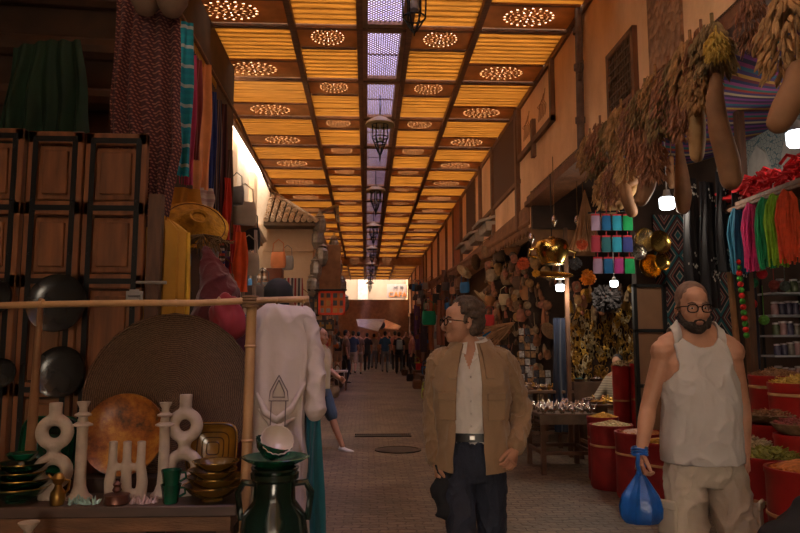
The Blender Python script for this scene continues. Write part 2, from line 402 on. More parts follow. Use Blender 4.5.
# --- man in the tan jacket
def jacket_man():
    p0 = P(471, 345, 3.85)
    arms = {'R': [(-.178,0,1.445),(-.215,.02,1.14),(-.195,-.05,.885)], 'L': [(.182,0,1.445),(.285,.08,1.15),(.225,-.08,.965)]}
    legs = {'R': [(-.09,0,.93),(-.06,-.16,.53),(-.05,-.22,.10)], 'L': [(.09,0,.93),(.10,-.02,.50),(.11,.14,.14)]}
    r = person('man in an open tan jacket and dark jeans looking sideways', (p0.x, 3.85, 0), R(-8), 1.745, hyaw=-68, hpitch=-2,
        arms=arms, legs=legs, skin=SK1, top='shirt', topm=M('white_shirt', (.62,.56,.50), .8, var=.06, bump=.15, bscale=25), bot='trousers',
        botm=M('dark_denim', (.018,.022,.04), .8, var=.35, scale=5, bump=.3, bscale=90), hair='wavy', hairm=M('hair_greying', (.085,.055,.038), .75, var=.5, scale=45, bump=.6, bscale=60),
        glasses=M('black_frame', (.01,.01,.01), .25, var=0), vox=.0058, curl=(.9,.75), zt=1.02, sleeves=False, headloc=(-.05,-.03,1.655),
        thumb={'R': ((.3,-1,0),(1,.2,0)), 'L': ((-.4,-.8,0),(-.6,.6,0))})
    tan = M('tan_cotton', (.30,.185,.10), .85, var=.12, scale=5, bump=.2, bscale=30, sheen=.2)
    # jacket body: an open shell with real thickness
    b = B()
    zs = [(.88,.198,.165,.0,.120),(1.0,.192,.158,.0,.105),(1.1,.188,.153,-.003,.098),(1.2,.195,.154,-.003,.095),(1.3,.205,.150,.0,.090),(1.38,.205,.135,.005,.080),(1.45,.182,.115,.008,.068),(1.50,.135,.094,.012,.060),(1.54,.086,.082,.014,.05)]
    def fj(a, bb):
        t = bb*(len(zs)-1); i = min(int(t), len(zs)-2); f = t-i
        z, rx, ry, cy, gp = [zs[i][k]*(1-f)+zs[i+1][k]*f for k in range(5)]
        g0 = math.asin(min(.95, gp/rx*.72)); g1 = math.asin(min(.95, gp/rx*.42))
        th = g0+a*(2*PI-g0-g1); th = -th   # from wearer's right round the back
        nq = V((math.sin(th)*1.6, math.cos(th)*1.6, z*5)); wv = 1.03+.022*math.sin(th*9+z*6)*(1-bb)+.09*(max(0,1-2.2*abs(noise.noise(nq*1.3)))**2-.35)
        # opening flares at the hem
        e = 2.5; c, s_ = -math.cos(th), math.sin(th)
        return (rx*wv*math.copysign(abs(s_)**(2/e), s_), cy+ry*wv*math.copysign(abs(c)**(2/e), c)+0, z-(.03*math.cos(th)*(1-bb) if bb < .2 else 0))
    b.sheet(fj, 64, 40, .008)
    b.out('jacket', tan, r)
    b = B()
    for s, sx in (('R',-1),('L',1)):
        a = [V(q) for q in arms[s]]
        q = [V((sx*.065,.014,1.485)), a[0]+V((-sx*.045,0,.010)), a[0]+V((0,0,-.012)), a[0].lerp(a[1], .5), a[1], a[1].lerp(a[2], .5), a[1].lerp(a[2], .88)]
        limb(b, q, [.050,.064,.071,.064,.058,.052,.047], 16, 4)
    remeshed(b, .006, 2, .009, 14, True).out('jacket_sleeves', tan, r)
    b = B()
    collar(b, .100, .094, .062, .05, 1.562, .014, 26)
    for sx in (-1, 1):
        b.sheet(lambda a, c: (sx*(.058+.045*c+.022*a), -.112+.022*c-.040*a, 1.500-.15*a), 6, 3, .008)
    b.out('jacket_collar', tan, r)
    for sx, zz in ((1,1.22),(-1,1.22)):
        b = B()
        b.m = Matrix.Translation((sx*.130,-.147,zz)) @ Matrix.Rotation(R(sx*22), 4, 'Z')
        b.box((0,0,-.03), (.10,.010,.12)); b.box((0,-.006,.035), (.105,.012,.04)); b.m = None; bevel(b.out('jacket_pocket', tan, r), .004)
    b = B(); b.m = None
    collar(b, .078, .072, .040, .030, 1.575, .005, 14)
    for i in range(5): q_ = B(); q_.ell((-.004,-.142+.003*i,1.10+.065*i), (.006,.004,.006), 8); q_.out('button', M('button_white', (.5,.45,.4), .4), r)
    b.out('shirt_collar', M('white_shirt', (.6,.5,.4)), r)
    b = B(); b.loft([ringz(z, 0, -.003, rx*1.0, ry) for z, rx, ry in [(1.015,.176,.137),(1.015,.180,.141),(1.060,.178,.139),(1.060,.174,.135)]], cap=False); b.out('belt', M('belt_leather', (.012,.01,.01), .4), r)
    b = B(); b.box((0,-.144,1.038), (.030,.008,.024)); bevel(b.out('belt_buckle', M('steel', (.5,.48,.45), .3, 1, var=0), r), .003)
    # cap in his right hand
    w = r.matrix_world if False else None
    b = B()
    b.sheet(lambda a, c: (-.045+.13*a+.02*math.sin(c*9), .02*math.sin(a*8+c*3)-.03*c, .14-.26*c-.05*a*(1-c)), 12, 12, .018)
    m = Matrix.Translation((p0.x, 3.85, 0)) @ Matrix.Rotation(R(-6), 4, 'Z') @ Matrix.Scale(1.755/1.78, 4)
    hp = m @ V((-.165,-.095,.745))
    b.ell((.04,-.03,-.09), (.07,.035,.05), 14)
    o = remeshed(b, .008, 2, .006, 14); single('cap', o, M('black_cloth', (.012,.012,.016), .9), 'crumpled dark cap held in the hand of the man in the tan jacket', 'cap', hp, R(-6))
jacket_man()
# --- man in the vest
def vest_man():
    p0 = P(697, 345, 3.5); rz = R(-4)
    arms = {'R': [(-.185,0,1.455),(-.240,.03,1.18),(-.315,-.06,.955)], 'L': [(.185,.0,1.455),(.238,.07,1.18),(.235,.06,.93)]}
    legs = {'R': [(-.095,0,.90),(-.10,-.05,.52),(-.10,-.0,.09)], 'L': [(.095,0,.90),(.125,-.10,.53),(.14,-.10,.09)]}
    r = person('bearded man in a white sleeveless vest and beige cargo shorts with glasses', (p0.x, 3.5, 0), rz, 1.815, hyaw=-4, hpitch=2,
        arms=arms, legs=legs, skin=SK1, top='tank', topm=M('vest_cotton', (.50,.45,.41), .85, var=.07, bump=.25, bscale=14), bot='shorts',
        botm=M('beige_canvas', (.50,.42,.33), .85, var=.08, bump=.25, bscale=22), hair='crop', hairm=M('cropped_hair', (.17,.095,.065), .8, var=.3, scale=50),
        beard=M('dark_beard', (.03,.018,.012), .85, var=.3, scale=60, bump=.6, bscale=120), glasses=M('black_frame', (.01,.01,.01)), shoem=M('shoe_dark', (.03,.02,.02)),
        vox=.0058, girth=1.10, curl=(.9,.5), headloc=(-.02,-.02,1.652), thumb={'R': ((.2,-1,0),(1,.1,0)), 'L': ((0,-1,0),(-1,0,0))})
    cm = MATS['beige_canvas']
    for sx in (-1, 1):
        b = B()
        l = [V(q) for q in legs['R' if sx < 0 else 'L']]; c = l[0].lerp(l[1], .62)
        b.m = Matrix.Translation(c+V((sx*.088,-.02,0))) @ Matrix.Rotation(R(sx*55), 4, 'Z')
        b.box((0,-.005,-.02), (.10,.05,.14)); b.box((0,-.028,.05), (.106,.018,.045)); b.m = None; bevel(b.out('cargo_pocket', cm, r), .008)
    for sx in (-1, 1):
        b = B()
        l = [V(q) for q in legs['R' if sx < 0 else 'L']]; c = l[1]
        b.lathe([(.094,-.03),(.100,-.03),(.100,.0),(.094,.0)], c+V((0,0,-.02)), 20, cap=False); b.out('hem', cm, r)
    # blue carrier bag
    m = Matrix.Translation((p0.x, 3.5, 0)) @ Matrix.Rotation(rz, 4, 'Z') @ Matrix.Scale(1.815/1.78, 4)
    hp = m @ V((-.33,-.085,.955)); bag = thing('carrier_bag', 'bright blue plastic carrier bag hanging from the hand of the man in the vest', 'bag', hp)
    blue = M('blue_plastic', (.012,.10,.42), .28, var=.35, scale=9, bump=.5, bscale=14, spec=.6)
    b = B(); b.lathe([(.012,-.06),(.02,-.10),(.05,-.15),(.082,-.20),(.098,-.255),(.095,-.30),(.075,-.325),(.01,-.33)], (.0,0,0), 36,
        wob=lambda j, z: 1+(.10*math.sin(j*1.4)+.06*math.sin(j*2.9+2))*(1 if z < -.07 else 0)*max(.2, 1-abs(z+.15)*3))
    o = b.out('sack', blue, bag)
    o.scale = (1.05,.75,1)
    b = B()
    for k in (0, 1, 2): b.tube([(.036*math.cos(a), .033*math.sin(a), .012*k+.004*math.sin(3*a+k)) for a in [2*PI*i/14 for i in range(14)]], .007, 6, closed=True)
    b.tube([(-.02,-.03,.0),(-.025,-.035,-.05),(-.005,-.01,-.1)], .010, 8); b.tube([(.025,.02,.0),(.03,.02,-.06),(.005,.01,-.1)], .010, 8)
    b.out('handle', blue, bag)
vest_man()
# ------------------------------------------------------------ setting
def plaster(name, col, var=.25):
    m = M(name, col, .9, var=0); n, L, b = nodes_of(m)
    tc = n.new('ShaderNodeTexCoord'); t = n.new('ShaderNodeTexNoise'); t.inputs['Scale'].default_value = .9; t.inputs['Detail'].default_value = 9; t.inputs['Roughness'].default_value = .65
    mp = n.new('ShaderNodeMapping'); mp.inputs['Scale'].default_value = (1,1,.55); L.new(tc.outputs['Object'], mp.inputs[0]); L.new(mp.outputs[0], t.inputs['Vector'])
    r = n.new('ShaderNodeValToRGB'); e = r.color_ramp.elements; e[0].position = .28; e[1].position = .72
    e[0].color = (col[0]*(1-var), col[1]*(1-var*1.2), col[2]*(1-var*1.3), 1); e[1].color = (min(1,col[0]*(1+var)), col[1]*(1+var*1.2), col[2]*(1+var*1.4), 1)
    L.new(t.outputs['Fac'], r.inputs[0]); L.new(r.outputs[0], b.inputs['Base Color'])
    t2 = n.new('ShaderNodeTexNoise'); t2.inputs['Scale'].default_value = 14; t2.inputs['Detail'].default_value = 6; L.new(tc.outputs['Object'], t2.inputs['Vector'])
    bp = n.new('ShaderNodeBump'); bp.inputs['Strength'].default_value = .25; bp.inputs['Distance'].default_value = .03; L.new(t2.outputs['Fac'], bp.inputs['Height']); L.new(bp.outputs[0], b.inputs['Normal'])
    return m
OCH = plaster('ochre_plaster', (.84,.50,.27)); PALE = plaster('pale_plaster', (.62,.44,.29), .15); WHITE = plaster('lime_plaster', (.75,.66,.56), .12)
WD = M('wood_dark', (.20,.085,.035), .6, var=.35, scale=5, bump=.2, stretch=(1,6,6)); WDV = M('wood_dark_upright', (.10,.042,.018), .6, var=.35, scale=5, bump=.2, stretch=(6,6,1))
WR = M('wood_red', (.16,.058,.022), .55, var=.3, scale=4, stretch=(5,5,.8), bump=.15); BLKIRON = M('black_iron', (.015,.014,.014), .5, .6, var=.2)
SHADOWWOOD = M('shadow_wood', (.045,.022,.013), .8, var=.35, scale=4)  # near-black brown, the shade of the shop interiors put into the colour
# floor
mf = M('paving', (.2,.12,.08), .55, var=0); n, L, b_ = nodes_of(mf)
tc = n.new('ShaderNodeTexCoord'); br = n.new('ShaderNodeTexBrick'); L.new(tc.outputs['Object'], br.inputs['Vector'])
br.inputs['Scale'].default_value = 1; br.inputs['Brick Width'].default_value = .15; br.inputs['Row Height'].default_value = .085; br.inputs['Mortar Size'].default_value = .007; br.inputs['Mortar Smooth'].default_value = .6
br.inputs['Color1'].default_value = (.185,.135,.09,1); br.inputs['Color2'].default_value = (.115,.083,.057,1); br.inputs['Mortar'].default_value = (.06,.038,.028,1)
t = n.new('ShaderNodeTexNoise'); t.inputs['Scale'].default_value = .8; t.inputs['Detail'].default_value = 8; L.new(tc.outputs['Object'], t.inputs['Vector'])
t3 = n.new('ShaderNodeTexNoise'); t3.inputs['Scale'].default_value = 16; t3.inputs['Detail'].default_value = 4; L.new(tc.outputs['Object'], t3.inputs['Vector'])
dv = n.new('ShaderNodeVectorMath'); dv.operation = 'ADD'
sc = n.new('ShaderNodeVectorMath'); sc.operation = 'SCALE'; sc.inputs['Scale'].default_value = .07; L.new(t3.outputs['Color'], sc.inputs[0]); L.new(tc.outputs['Object'], dv.inputs[0]); L.new(sc.outputs[0], dv.inputs[1]); L.new(dv.outputs[0], br.inputs['Vector'])
mr = n.new('ShaderNodeMapRange'); mr.inputs['From Min'].default_value = .3; mr.inputs['From Max'].default_value = .7; mr.inputs['To Min'].default_value = .6; mr.inputs['To Max'].default_value = 1.5; L.new(t.outputs['Fac'], mr.inputs['Value'])
mx = n.new('ShaderNodeVectorMath'); mx.operation = 'SCALE'; L.new(br.outputs['Color'], mx.inputs[0]); L.new(mr.outputs[0], mx.inputs['Scale']); L.new(mx.outputs[0], b_.inputs['Base Color'])
ad = n.new('ShaderNodeMath'); ad.operation = 'MULTIPLY_ADD'; ad.inputs[1].default_value = -1; L.new(br.outputs['Fac'], ad.inputs[0]); L.new(t3.outputs['Fac'], ad.inputs[2])
bp = n.new('ShaderNodeBump'); bp.inputs['Strength'].default_value = .8; bp.inputs['Distance'].default_value = .02; L.new(ad.outputs[0], bp.inputs['Height']); L.new(bp.outputs[0], b_.inputs['Normal'])
b = B()
ys = [-12, 8, 70]; 
b.add([(x, y, gz(y)+dz) for dz in (0,-.3) for y in ys for x in (-6,7)], [(0,1,3,2),(2,3,5,4),(7,6,8,9),(9,8,10,11),(0,6,7,1),(4,5,11,10),(0,2,8,6),(2,4,10,8),(1,7,9,3),(3,9,11,5)])
struct('floor', b, mf)
CZ = 5.5; MOD = 1.79; Y0 = 8.49-9*MOD; NM = 28; YE = Y0+NM*MOD
XC = [-2.38,-.945,-.10,.53,1.39,2.58]
SLAT = M('amber_slat', (.47,.295,.11), .6, var=.22, scale=3, stretch=(1,12,1), trans=.5)
def make_ceiling():
    root = thing('ceiling', None, None, (0,0,0)); root['kind'] = 'structure'
    # planks
    b = B(); d = B()
    for k in range(NM):
        y = Y0+k*MOD
        for c in (0, 1, 3, 4):
            x0, x1 = XC[c]+.035, XC[c+1]-.035
            inner = c in (1, 3)
            a0, a1 = (y+.68, y+MOD-.03) if inner else (y+.03, y+1.12)
            n = 8 if inner else 9; w = (a1-a0)/n
            for i in range(n):
                dz = random.uniform(-.006,.006); b.box(((x0+x1)/2, a0+w*(i+.5), CZ+.03+dz), (x1-x0, w-.014, .02))
                d.box(((x0+x1)/2, a0+w*i, CZ+.045), (x1-x0, .045, .012))  # dark strips added above the slat gaps to keep out bright sky
    b.out('slats', SLAT, root, smooth=False); d.out('gap_strips', WD, root, smooth=False)
    b = B()
    for i, x in enumerate(XC[:]):
        b.box((x, (Y0+YE)/2, CZ+.0), (.075, YE-Y0, .13))
    b.out('long_beam', WD, root, smooth=False)
    b = B()
    for k in range(NM+1): b.box(((XC[0]+XC[-1])/2, Y0+k*MOD, CZ+.01), (XC[-1]-XC[0], .06, .09))
    b.out('cross_beam', WD, root, smooth=False)
    # pierced panels
    def panel(w, h, name):
        cu = bpy.data.curves.new(name, 'CURVE'); cu.dimensions = '2D'; cu.fill_mode = 'BOTH'; cu.extrude = .006
        def spl(pts):
            s = cu.splines.new('POLY'); s.points.add(len(pts)-1); s.use_cyclic_u = True
            for p, q in zip(s.points, pts): p.co = (q[0], q[1], 0, 1)
        spl([(-w/2,-h/2),(w/2,-h/2),(w/2,h/2),(-w/2,h/2)])
        rx, ry = min(w*.30, .36), h*.42
        def petal(r, a, ln, wd):
            ps = []
            for i in range(8):
                t = 2*PI*i/8; lx = r+ln*math.cos(t); ly = wd*math.sin(t)*(1-.3*math.cos(t))
                ps.append(((lx*math.cos(a)-ly*math.sin(a))*rx, (lx*math.sin(a)+ly*math.cos(a))*ry))
            spl(ps)
        for i in range(20): petal(.90, 2*PI*i/20, .065, .060)
        for i in range(20): petal(.70, 2*PI*(i+.5)/20, .040, .035)
        for i in range(12): petal(.48, 2*PI*i/12, .075, .045)
        for i in range(8): petal(.22, 2*PI*i/8, .075, .032)
        o = bpy.data.objects.new('t', cu); C.objects.link(o); dg = bpy.context.evaluated_depsgraph_get()
        me = bpy.data.meshes.new_from_object(o.evaluated_get(dg)); bpy.data.objects.remove(o); me.name = name; me.materials.clear(); me.materials.append(M('pierced_wood', (.46,.22,.075), .6, var=.25, scale=4, trans=.14)); return me
    for k in range(NM):
        y = Y0+k*MOD
        for c in (0, 1, 3, 4):
            inner = c in (1, 3); x0, x1 = XC[c]+.035, XC[c+1]-.035
            key = ('i' if inner else 'o')+str(c)
            if key not in KIDS: KIDS[key] = panel(x1-x0, .60, 'carved_panel')
            o = bpy.data.objects.new('carved_panel', KIDS[key]); C.objects.link(o); o.parent = root
            o.location = ((x0+x1)/2, y+(.345 if inner else 1.455), CZ+.02)
    b = B()
    for k in range(NM):
        y = Y0+k*MOD
        for c in (0, 1, 3, 4):
            inner = c in (1, 3); yy = y+.67 if inner else y+1.12
            b.box(((XC[c]+XC[c+1])/2, yy, CZ+.02), (XC[c+1]-XC[c]-.1, .045, .05))
    b.out('panel_rail', WD, root, smooth=False)
    # skylight lattice, one lattice per bay, with an open row of diamonds
    lm = M('lattice_wood', (.20,.13,.12), .6, var=.2)
    b = B(); x0, x1 = XC[2]+.09, XC[3]-.09; w = x1-x0; hh = MOD-.22; st = .06
    for sgn in (1, -1):
        k = -hh/st
        for i in range(int(-(hh)/st)-1, int(w/st)+1):
            # line x = i*st + sgn-ish t ; y = t
            a = i*st
            if sgn > 0: t0, t1 = max(0, -a), min(hh, w-a); p, q = (a+t0, t0), (a+t1, t1)
            else: t0, t1 = max(0, -a), min(hh, w-a); p, q = (w-(a+t0), t0), (w-(a+t1), t1)
            if t1-t0 < .02: continue
            L_ = math.hypot(q[0]-p[0], q[1]-p[1])
            b.box(((p[0]+q[0])/2, (p[1]+q[1])/2, .004*sgn), (L_, .0115, .010), Matrix.Rotation(math.atan2(q[1]-p[1], q[0]-p[0]), 3, 'Z'))
    b.box((w/2, hh/2, 0), (w, .025, .02))
    me = b.mesh('lattice', lm, False)
    gp = bpy.data.materials.new('tinted_sheet'); gp.use_nodes = True; gn = gp.node_tree.nodes; gn.remove(gn['Principled BSDF']); tb = gn.new('ShaderNodeBsdfTransparent'); tb.inputs[0].default_value = (.085,.085,.15,1); gp.node_tree.links.new(tb.outputs[0], gn['Material Output'].inputs[0])
    tb.inputs[0].default_value = (.50,.50,.74,1)
    g = B(); g.mm((x0-.05, Y0, CZ+.12), (x1+.05, YE, CZ+.122)); g.out('added_tint_sheet', gp, root, smooth=False)  # sheet added over the lattice only to tint the sky lavender
    for k in range(NM):
        o = bpy.data.objects.new('skylight_lattice', me); C.objects.link(o); o.parent = root; o.location = (x0, Y0+k*MOD+.11, CZ+.03)
    b = B()
    for k in range(NM):
        for e in (.08, MOD-.08): b.box(((x0+x1)/2, Y0+k*MOD+e, CZ+.01), (w+.04, .09, .05))
    for xx in (x0-.045, x1+.045): b.box((xx, (Y0+YE)/2, CZ+.01), (.11, YE-Y0, .06))
    b.out('skylight_frame', M('wood_mid', (.36,.18,.08), .6, var=.2), root, smooth=False)
make_ceiling()
# right wall above the shops
b = B(); XR = 2.58
b.mm((XR, -9, 3.78), (XR+.35, 10.7, 5.7)); b.mm((XR, 10.7, 3.35), (XR+.35, 46, 5.7)); struct('wall_right', b, OCH)
b = B()
b.mm((XR-.06, -9, 3.72), (XR+.02, 10.75, 3.82)); b.mm((XR-.10, -9, 3.66), (XR+.3, 10.75, 3.73)); struct('trim_1', b, WR)
b = B()  # shop volumes plus an added wall behind the camera
b.mm((4.0, -9, 0), (4.15, 7.7, 3.9)); b.mm((XR, 10.62, 3.3), (5.3, 10.72, 3.9)); b.mm((5.2, 7.7, 0), (5.35, 46, 3.9)); b.mm((3.0, 7.62, 0), (5.3, 7.75, 3.8))
b.mm((XR, -9, 3.8), (5.3, 10.7, 3.9)); b.mm((XR+.3, 10.7, 3.35), (5.3, 46, 3.45)); b.mm((XR, 45.8, -.2), (5.3, 46, 5.7)); b.mm((-5, -9.2, 0), (-1.2, -9, 5.8)); b.mm((1.5, -9.2, 0), (5.3, -9, 5.8)); b.mm((-1.2, -9.2, 2.9), (1.5, -9, 5.8))  # wall pieces behind the camera, added to cut light from the back
b.mm((2.75, 15.2, 0), (5.3, 15.35, 3.4)); b.mm((2.9, 12.3, 0), (5.3, 12.42, 3.4))
struct('wall_back', b, SHADOWWOOD)
b = B()
for y in (19, 23, 27, 31, 36, 41): b.mm((XR, y, 0), (XR+.35, y+.35, 3.4))
b.mm((XR+.25, 15.3, 0), (XR+.32, 46, 3.4))
struct('wall_shopfront', b, M('shopfront_brown', (.14,.065,.03), .8, var=.3))
# painted arabesque band on the back wall of the near shop
ma = M('arabesque', (.48,.52,.50), .7, var=0); n, L, b_ = nodes_of(ma)
tc = n.new('ShaderNodeTexCoord'); vo = n.new('ShaderNodeTexVoronoi'); vo.inputs['Scale'].default_value = 20; vo.feature = 'DISTANCE_TO_EDGE'; L.new(tc.outputs['Object'], vo.inputs['Vector'])
wv = n.new('ShaderNodeTexNoise'); wv.inputs['Scale'].default_value = 12; L.new(tc.outputs['Object'], wv.inputs['Vector'])
r1 = n.new('ShaderNodeValToRGB'); r1.color_ramp.interpolation = 'CONSTANT'; e = r1.color_ramp.elements; e[0].color = (.12,.22,.26,1); e[1].position = .06; e[1].color = (.50,.52,.48,1)
e2 = e.new(.22); e2.color = (.38,.46,.46,1); L.new(vo.outputs['Distance'], r1.inputs[0]); L.new(r1.outputs[0], b_.inputs['Base Color'])
b = B(); b.mm((3.97, 4.5, 3.0), (3.995, 7.6, 3.72)); struct('wall_right_panel', b, ma)
b = B()
for i in range(5):
    y = 4.95+i*.6; b.m = Matrix.Translation((3.96, y, 3.05)) @ Matrix.Rotation(PI/2, 4, 'Z')
    b.prism([(-.2,0),(.2,0),(.2,.22),(.14,.36),(0,.46),(-.14,.36),(-.2,.22)], .02)
b.m = None
struct('trim_2', b, M('white_stucco', (.62,.62,.58), .8, var=.12, scale=14))
b = B(); b.mm((3.93, 4.5, 3.68), (3.99, 7.6, 3.76)); struct('trim_3', b, M('stone_trim', (.4,.42,.4), .8))
# features of the right upper wall
b = B(); b.mm((XR-.02, 6.35, 3.90), (XR+.01, 7.0, 4.52)); f = struct('window_1', b, M('window_dark', (.03,.02,.015), .8))
b = B()
for i in range(9): y = 6.40+i*.068; b.mm((XR-.04, y, 3.92), (XR-.022, y+.018, 4.50))
for i in range(7): z = 3.97+i*.085; b.mm((XR-.045, 6.36, z), (XR-.03, 6.99, z+.015))
struct('window_grille', b, M('grille_wood', (.10,.05,.025), .7), parent=f)
b = B()
for a, c in (((6.30,3.86),(7.05,3.91)),((6.30,4.50),(7.05,4.55)),((6.30,3.86),(6.36,4.55)),((6.99,3.86),(7.05,4.55))): b.mm((XR-.05, a[0], a[1]), (XR, c[0], c[1]))
struct('window_frame', b, WR, parent=f)
mc = M('carved_stone', (.33,.17,.09), .9, var=.3, scale=10); n, L, b_ = nodes_of(mc)
vo = n.new('ShaderNodeTexVoronoi'); vo.inputs['Scale'].default_value = 11; tc = n.new('ShaderNodeTexCoord'); L.new(tc.outputs['Object'], vo.inputs['Vector'])
bp = n.new('ShaderNodeBump'); bp.inputs['Strength'].default_value = 1; bp.inputs['Distance'].default_value = .06; L.new(vo.outputs['Distance'], bp.inputs['Height']); L.new(bp.outputs[0], b_.inputs['Normal'])
b = B(); b.mm((XR-.025, 5.35, 3.9), (XR, 6.0, 5.3)); struct('trim_4', b, mc)
b = B()
for a, c in (((9.2,4.56),(11.4,4.64)),((9.2,4.56),(9.3,5.46)),((11.3,4.56),(11.4,5.46)),((10.3,4.36),(10.42,4.95))): b.mm((XR-.06, a[0], a[1]), (XR, c[0], c[1]))
struct('trim_5', b, M('wood_bead', (.17,.08,.04), .7))
b = B()   # raised plaster script in the inset
random.seed(5)
for yc in (9.85, 10.85):
    for i in range(5):
        y = yc+(i-2)*.09
        b.tube([(XR-.01, y, 5.2-.05*i), (XR-.02, y+.07, 5.05), (XR-.01, y-.03, 4.95+.03*i), (XR-.01, y+.05, 4.82)], .006, 6)
struct('trim_6', b, M('plaster_shadow', (.45,.22,.10), .9))
# brick panel and pilasters further on
mb = M('thin_brick', (.34,.19,.1), .9, var=0); n, L, b_ = nodes_of(mb); tc = n.new('ShaderNodeTexCoord'); mp = n.new('ShaderNodeMapping'); mp.inputs['Rotation'].default_value = (PI/2, 0, PI/2); L.new(tc.outputs['Object'], mp.inputs[0])
br = n.new('ShaderNodeTexBrick'); br.inputs['Brick Width'].default_value = .2; br.inputs['Row Height'].default_value = .05; br.inputs['Mortar Size'].default_value = .008; br.inputs['Scale'].default_value = 1
br.inputs['Color1'].default_value = (.36,.19,.09,1); br.inputs['Color2'].default_value = (.26,.13,.06,1); br.inputs['Mortar'].default_value = (.10,.05,.03,1); L.new(mp.outputs[0], br.inputs['Vector']); L.new(br.outputs['Color'], b_.inputs['Base Color'])
b = B(); b.mm((XR-.03, 11.5, 4.25), (XR+.01, 13.7, 5.5)); b.mm((XR-.03, 16.2, 3.95), (XR+.01, 17.6, 5.5)); struct('trim_7', b, mb)
b = B(); b.mm((XR-.05, 18.6, 3.4), (XR, 20.0, 5.5)); b.mm((XR-.05, 31, 3.4), (XR, 33, 5.5)); struct('trim_8', b, M('terracotta', (.36,.12,.05), .85))
b = B()
for y in (11.45, 13.75, 15.3, 18.5, 20.1, 22, 24.5, 27, 29.5, 30.8, 33.1, 36, 39, 42): b.mm((XR-.07, y, 3.4), (XR+.01, y+.13, 5.5))
b.mm((XR-.05, 11.4, 4.2), (XR, 18.5, 4.27)); struct('trim_9', b, M('wood_bead', (.17,.08,.04)))
b = B()
for i, y in enumerate((14.2, 15.6, 17.1)):
    b.box((XR-.16, y, 4.02-.02*i), (.36, .95, .05), Matrix.Rotation(R(-18), 3, 'Y')); b.box((XR-.09, y, 3.88), (.18, .8, .18), taper=1.2)
struct('trim_10', b, M('corbel_stone', (.40,.33,.27), .9))
# pipe with bracket
b = B(); b.tube([(XR-.07, 7.9, 3.6), (XR-.065, 7.9, 4.5), (XR-.06, 7.88, 5.5)], .045, 10)
for z in (4.1, 4.75, 5.2): b.tube([(XR-.07, 7.9, z), (XR-.07, 7.9, z+.07)], .058, 10)
b.tube([(XR-.07, 7.85, 4.72), (XR-.1, 7.7, 4.75), (XR-.12, 7.62, 4.74)], .022, 8); b.ell((XR-.1, 7.8, 4.62), (.04,.04,.05), 8)
single('drain_pipe', b, M('rusty_pipe', (.12,.07,.05), .7, var=.4, scale=9), 'dark weathered pipe running up the ochre wall', 'pipe')
# second canopy over the next shops
CA = V((2.60,10.8,3.44)); CB = V((2.05,22.8,3.50))
b = B()
b.sheet(lambda a, c: (CA.lerp(CB, a)*(1-c)+V((XR, CA.y+(CB.y-CA.y)*a, 3.72))*c), 10, 2, .05)
for i in range(60):
    p = CA.lerp(CB, (i+.5)/60); b.prism([(-.1,0),(.1,0),(.1,-.10),(.05,-.16),(0,-.20),(-.05,-.16),(-.1,-.10)], .03, Matrix.Translation(p) @ Matrix.Rotation(PI/2+.045, 4, 'Z'))
b.tube([CA, CB], .05, 8)
b.mm((2.6, 10.78, 2.9), (3.6, 10.86, 3.5))
tag(b.out('shop_canopy', M('canopy_wood', (.22,.095,.035), .7, var=.3), smooth=False), 'long scalloped wooden canopy over the far shops below the ochre wall', 'canopy')
# left side walls
b = B(); b.mm((-5, 5.6, 0), (-1.95, 5.75, 5.6)); b.mm((-2.1, 5.75, 0), (-1.95, 10, 5.6)); b.mm((-4.6, -9, 0), (-4.5, 5.6, 5.6)); struct('wall_left', b, M('shop_wood', (.055,.024,.012), .8, var=.4, scale=3))
b = B(); b.mm((-3.1, 10, 0), (-2.72, 17.2, 5.9)); b.mm((-2.75, 17.2, 0), (-2.4, 46, 5.7)); struct('wall_left_far', b, plaster('old_limewash', (.50,.40,.31), .3))
b = B(); b.mm((-5, -9, 4.9), (-2.3, 5.6, 5.0)); struct('ceiling_shop', b, SHADOWWOOD)
b = B()
for z in (4.35, 3.92, 3.5): b.tube([(-3.2,5.55,z), (-1.95,5.55,z-.05)], .09, 10)
b.sheet(lambda a, c: (-3.0+1.0*a, 5.5, 4.45+.25*math.sin(a*PI)-.12*abs(math.sin(a*9))-.0+.3*c), 40, 2, .05)
struct('trim_11', b, M('shaded_beam_wood', (.07,.03,.014), .8, var=.3))  # beam wood darkened in its colour for the shade up here
b = B()
for y in (11.3, 13.4, 16): b.mm((-2.75, y, 2.8), (-2.60, y+.5, 5.48))
b.mm((-2.8, 10, 3.6), (-2.62, 16.8, 3.7)); struct('trim_12', b, PALE)
# ------------------------------------------------------------ cloth helpers
def drape(w, h, folds=4, amp=.02, th=.006, nu=40, nv=16, taper=1.0, wave=0, top=0, fringe=0):
    """hanging cloth in the x-z plane, top edge at z=0"""
    b = B()
    def f(a, c):
        x = (a-.5)*w*(1+(taper-1)*c); am = amp*(.35+.65*c)
        return (x+.01*math.sin(c*7+a*5), am*math.sin(a*folds*2*PI+c*.9)+am*.5*math.sin(a*folds*4.6+1+c*2), -h*c-top*abs(a-.5)*2*(1-c)+wave*math.sin(a*9)*c)
    b.sheet(f, nu, nv, th)
    return b
def fringe(w, z0, l, n, taper=1.0, y=0):
    b = B(); random.seed(n)
    for i in range(n):
        x = (i/(n-1)-.5)*w*taper; b.tube([(x,y,z0),(x+random.uniform(-.008,.008),y,z0-l*random.uniform(.8,1.1))], .003, 4)
    return b
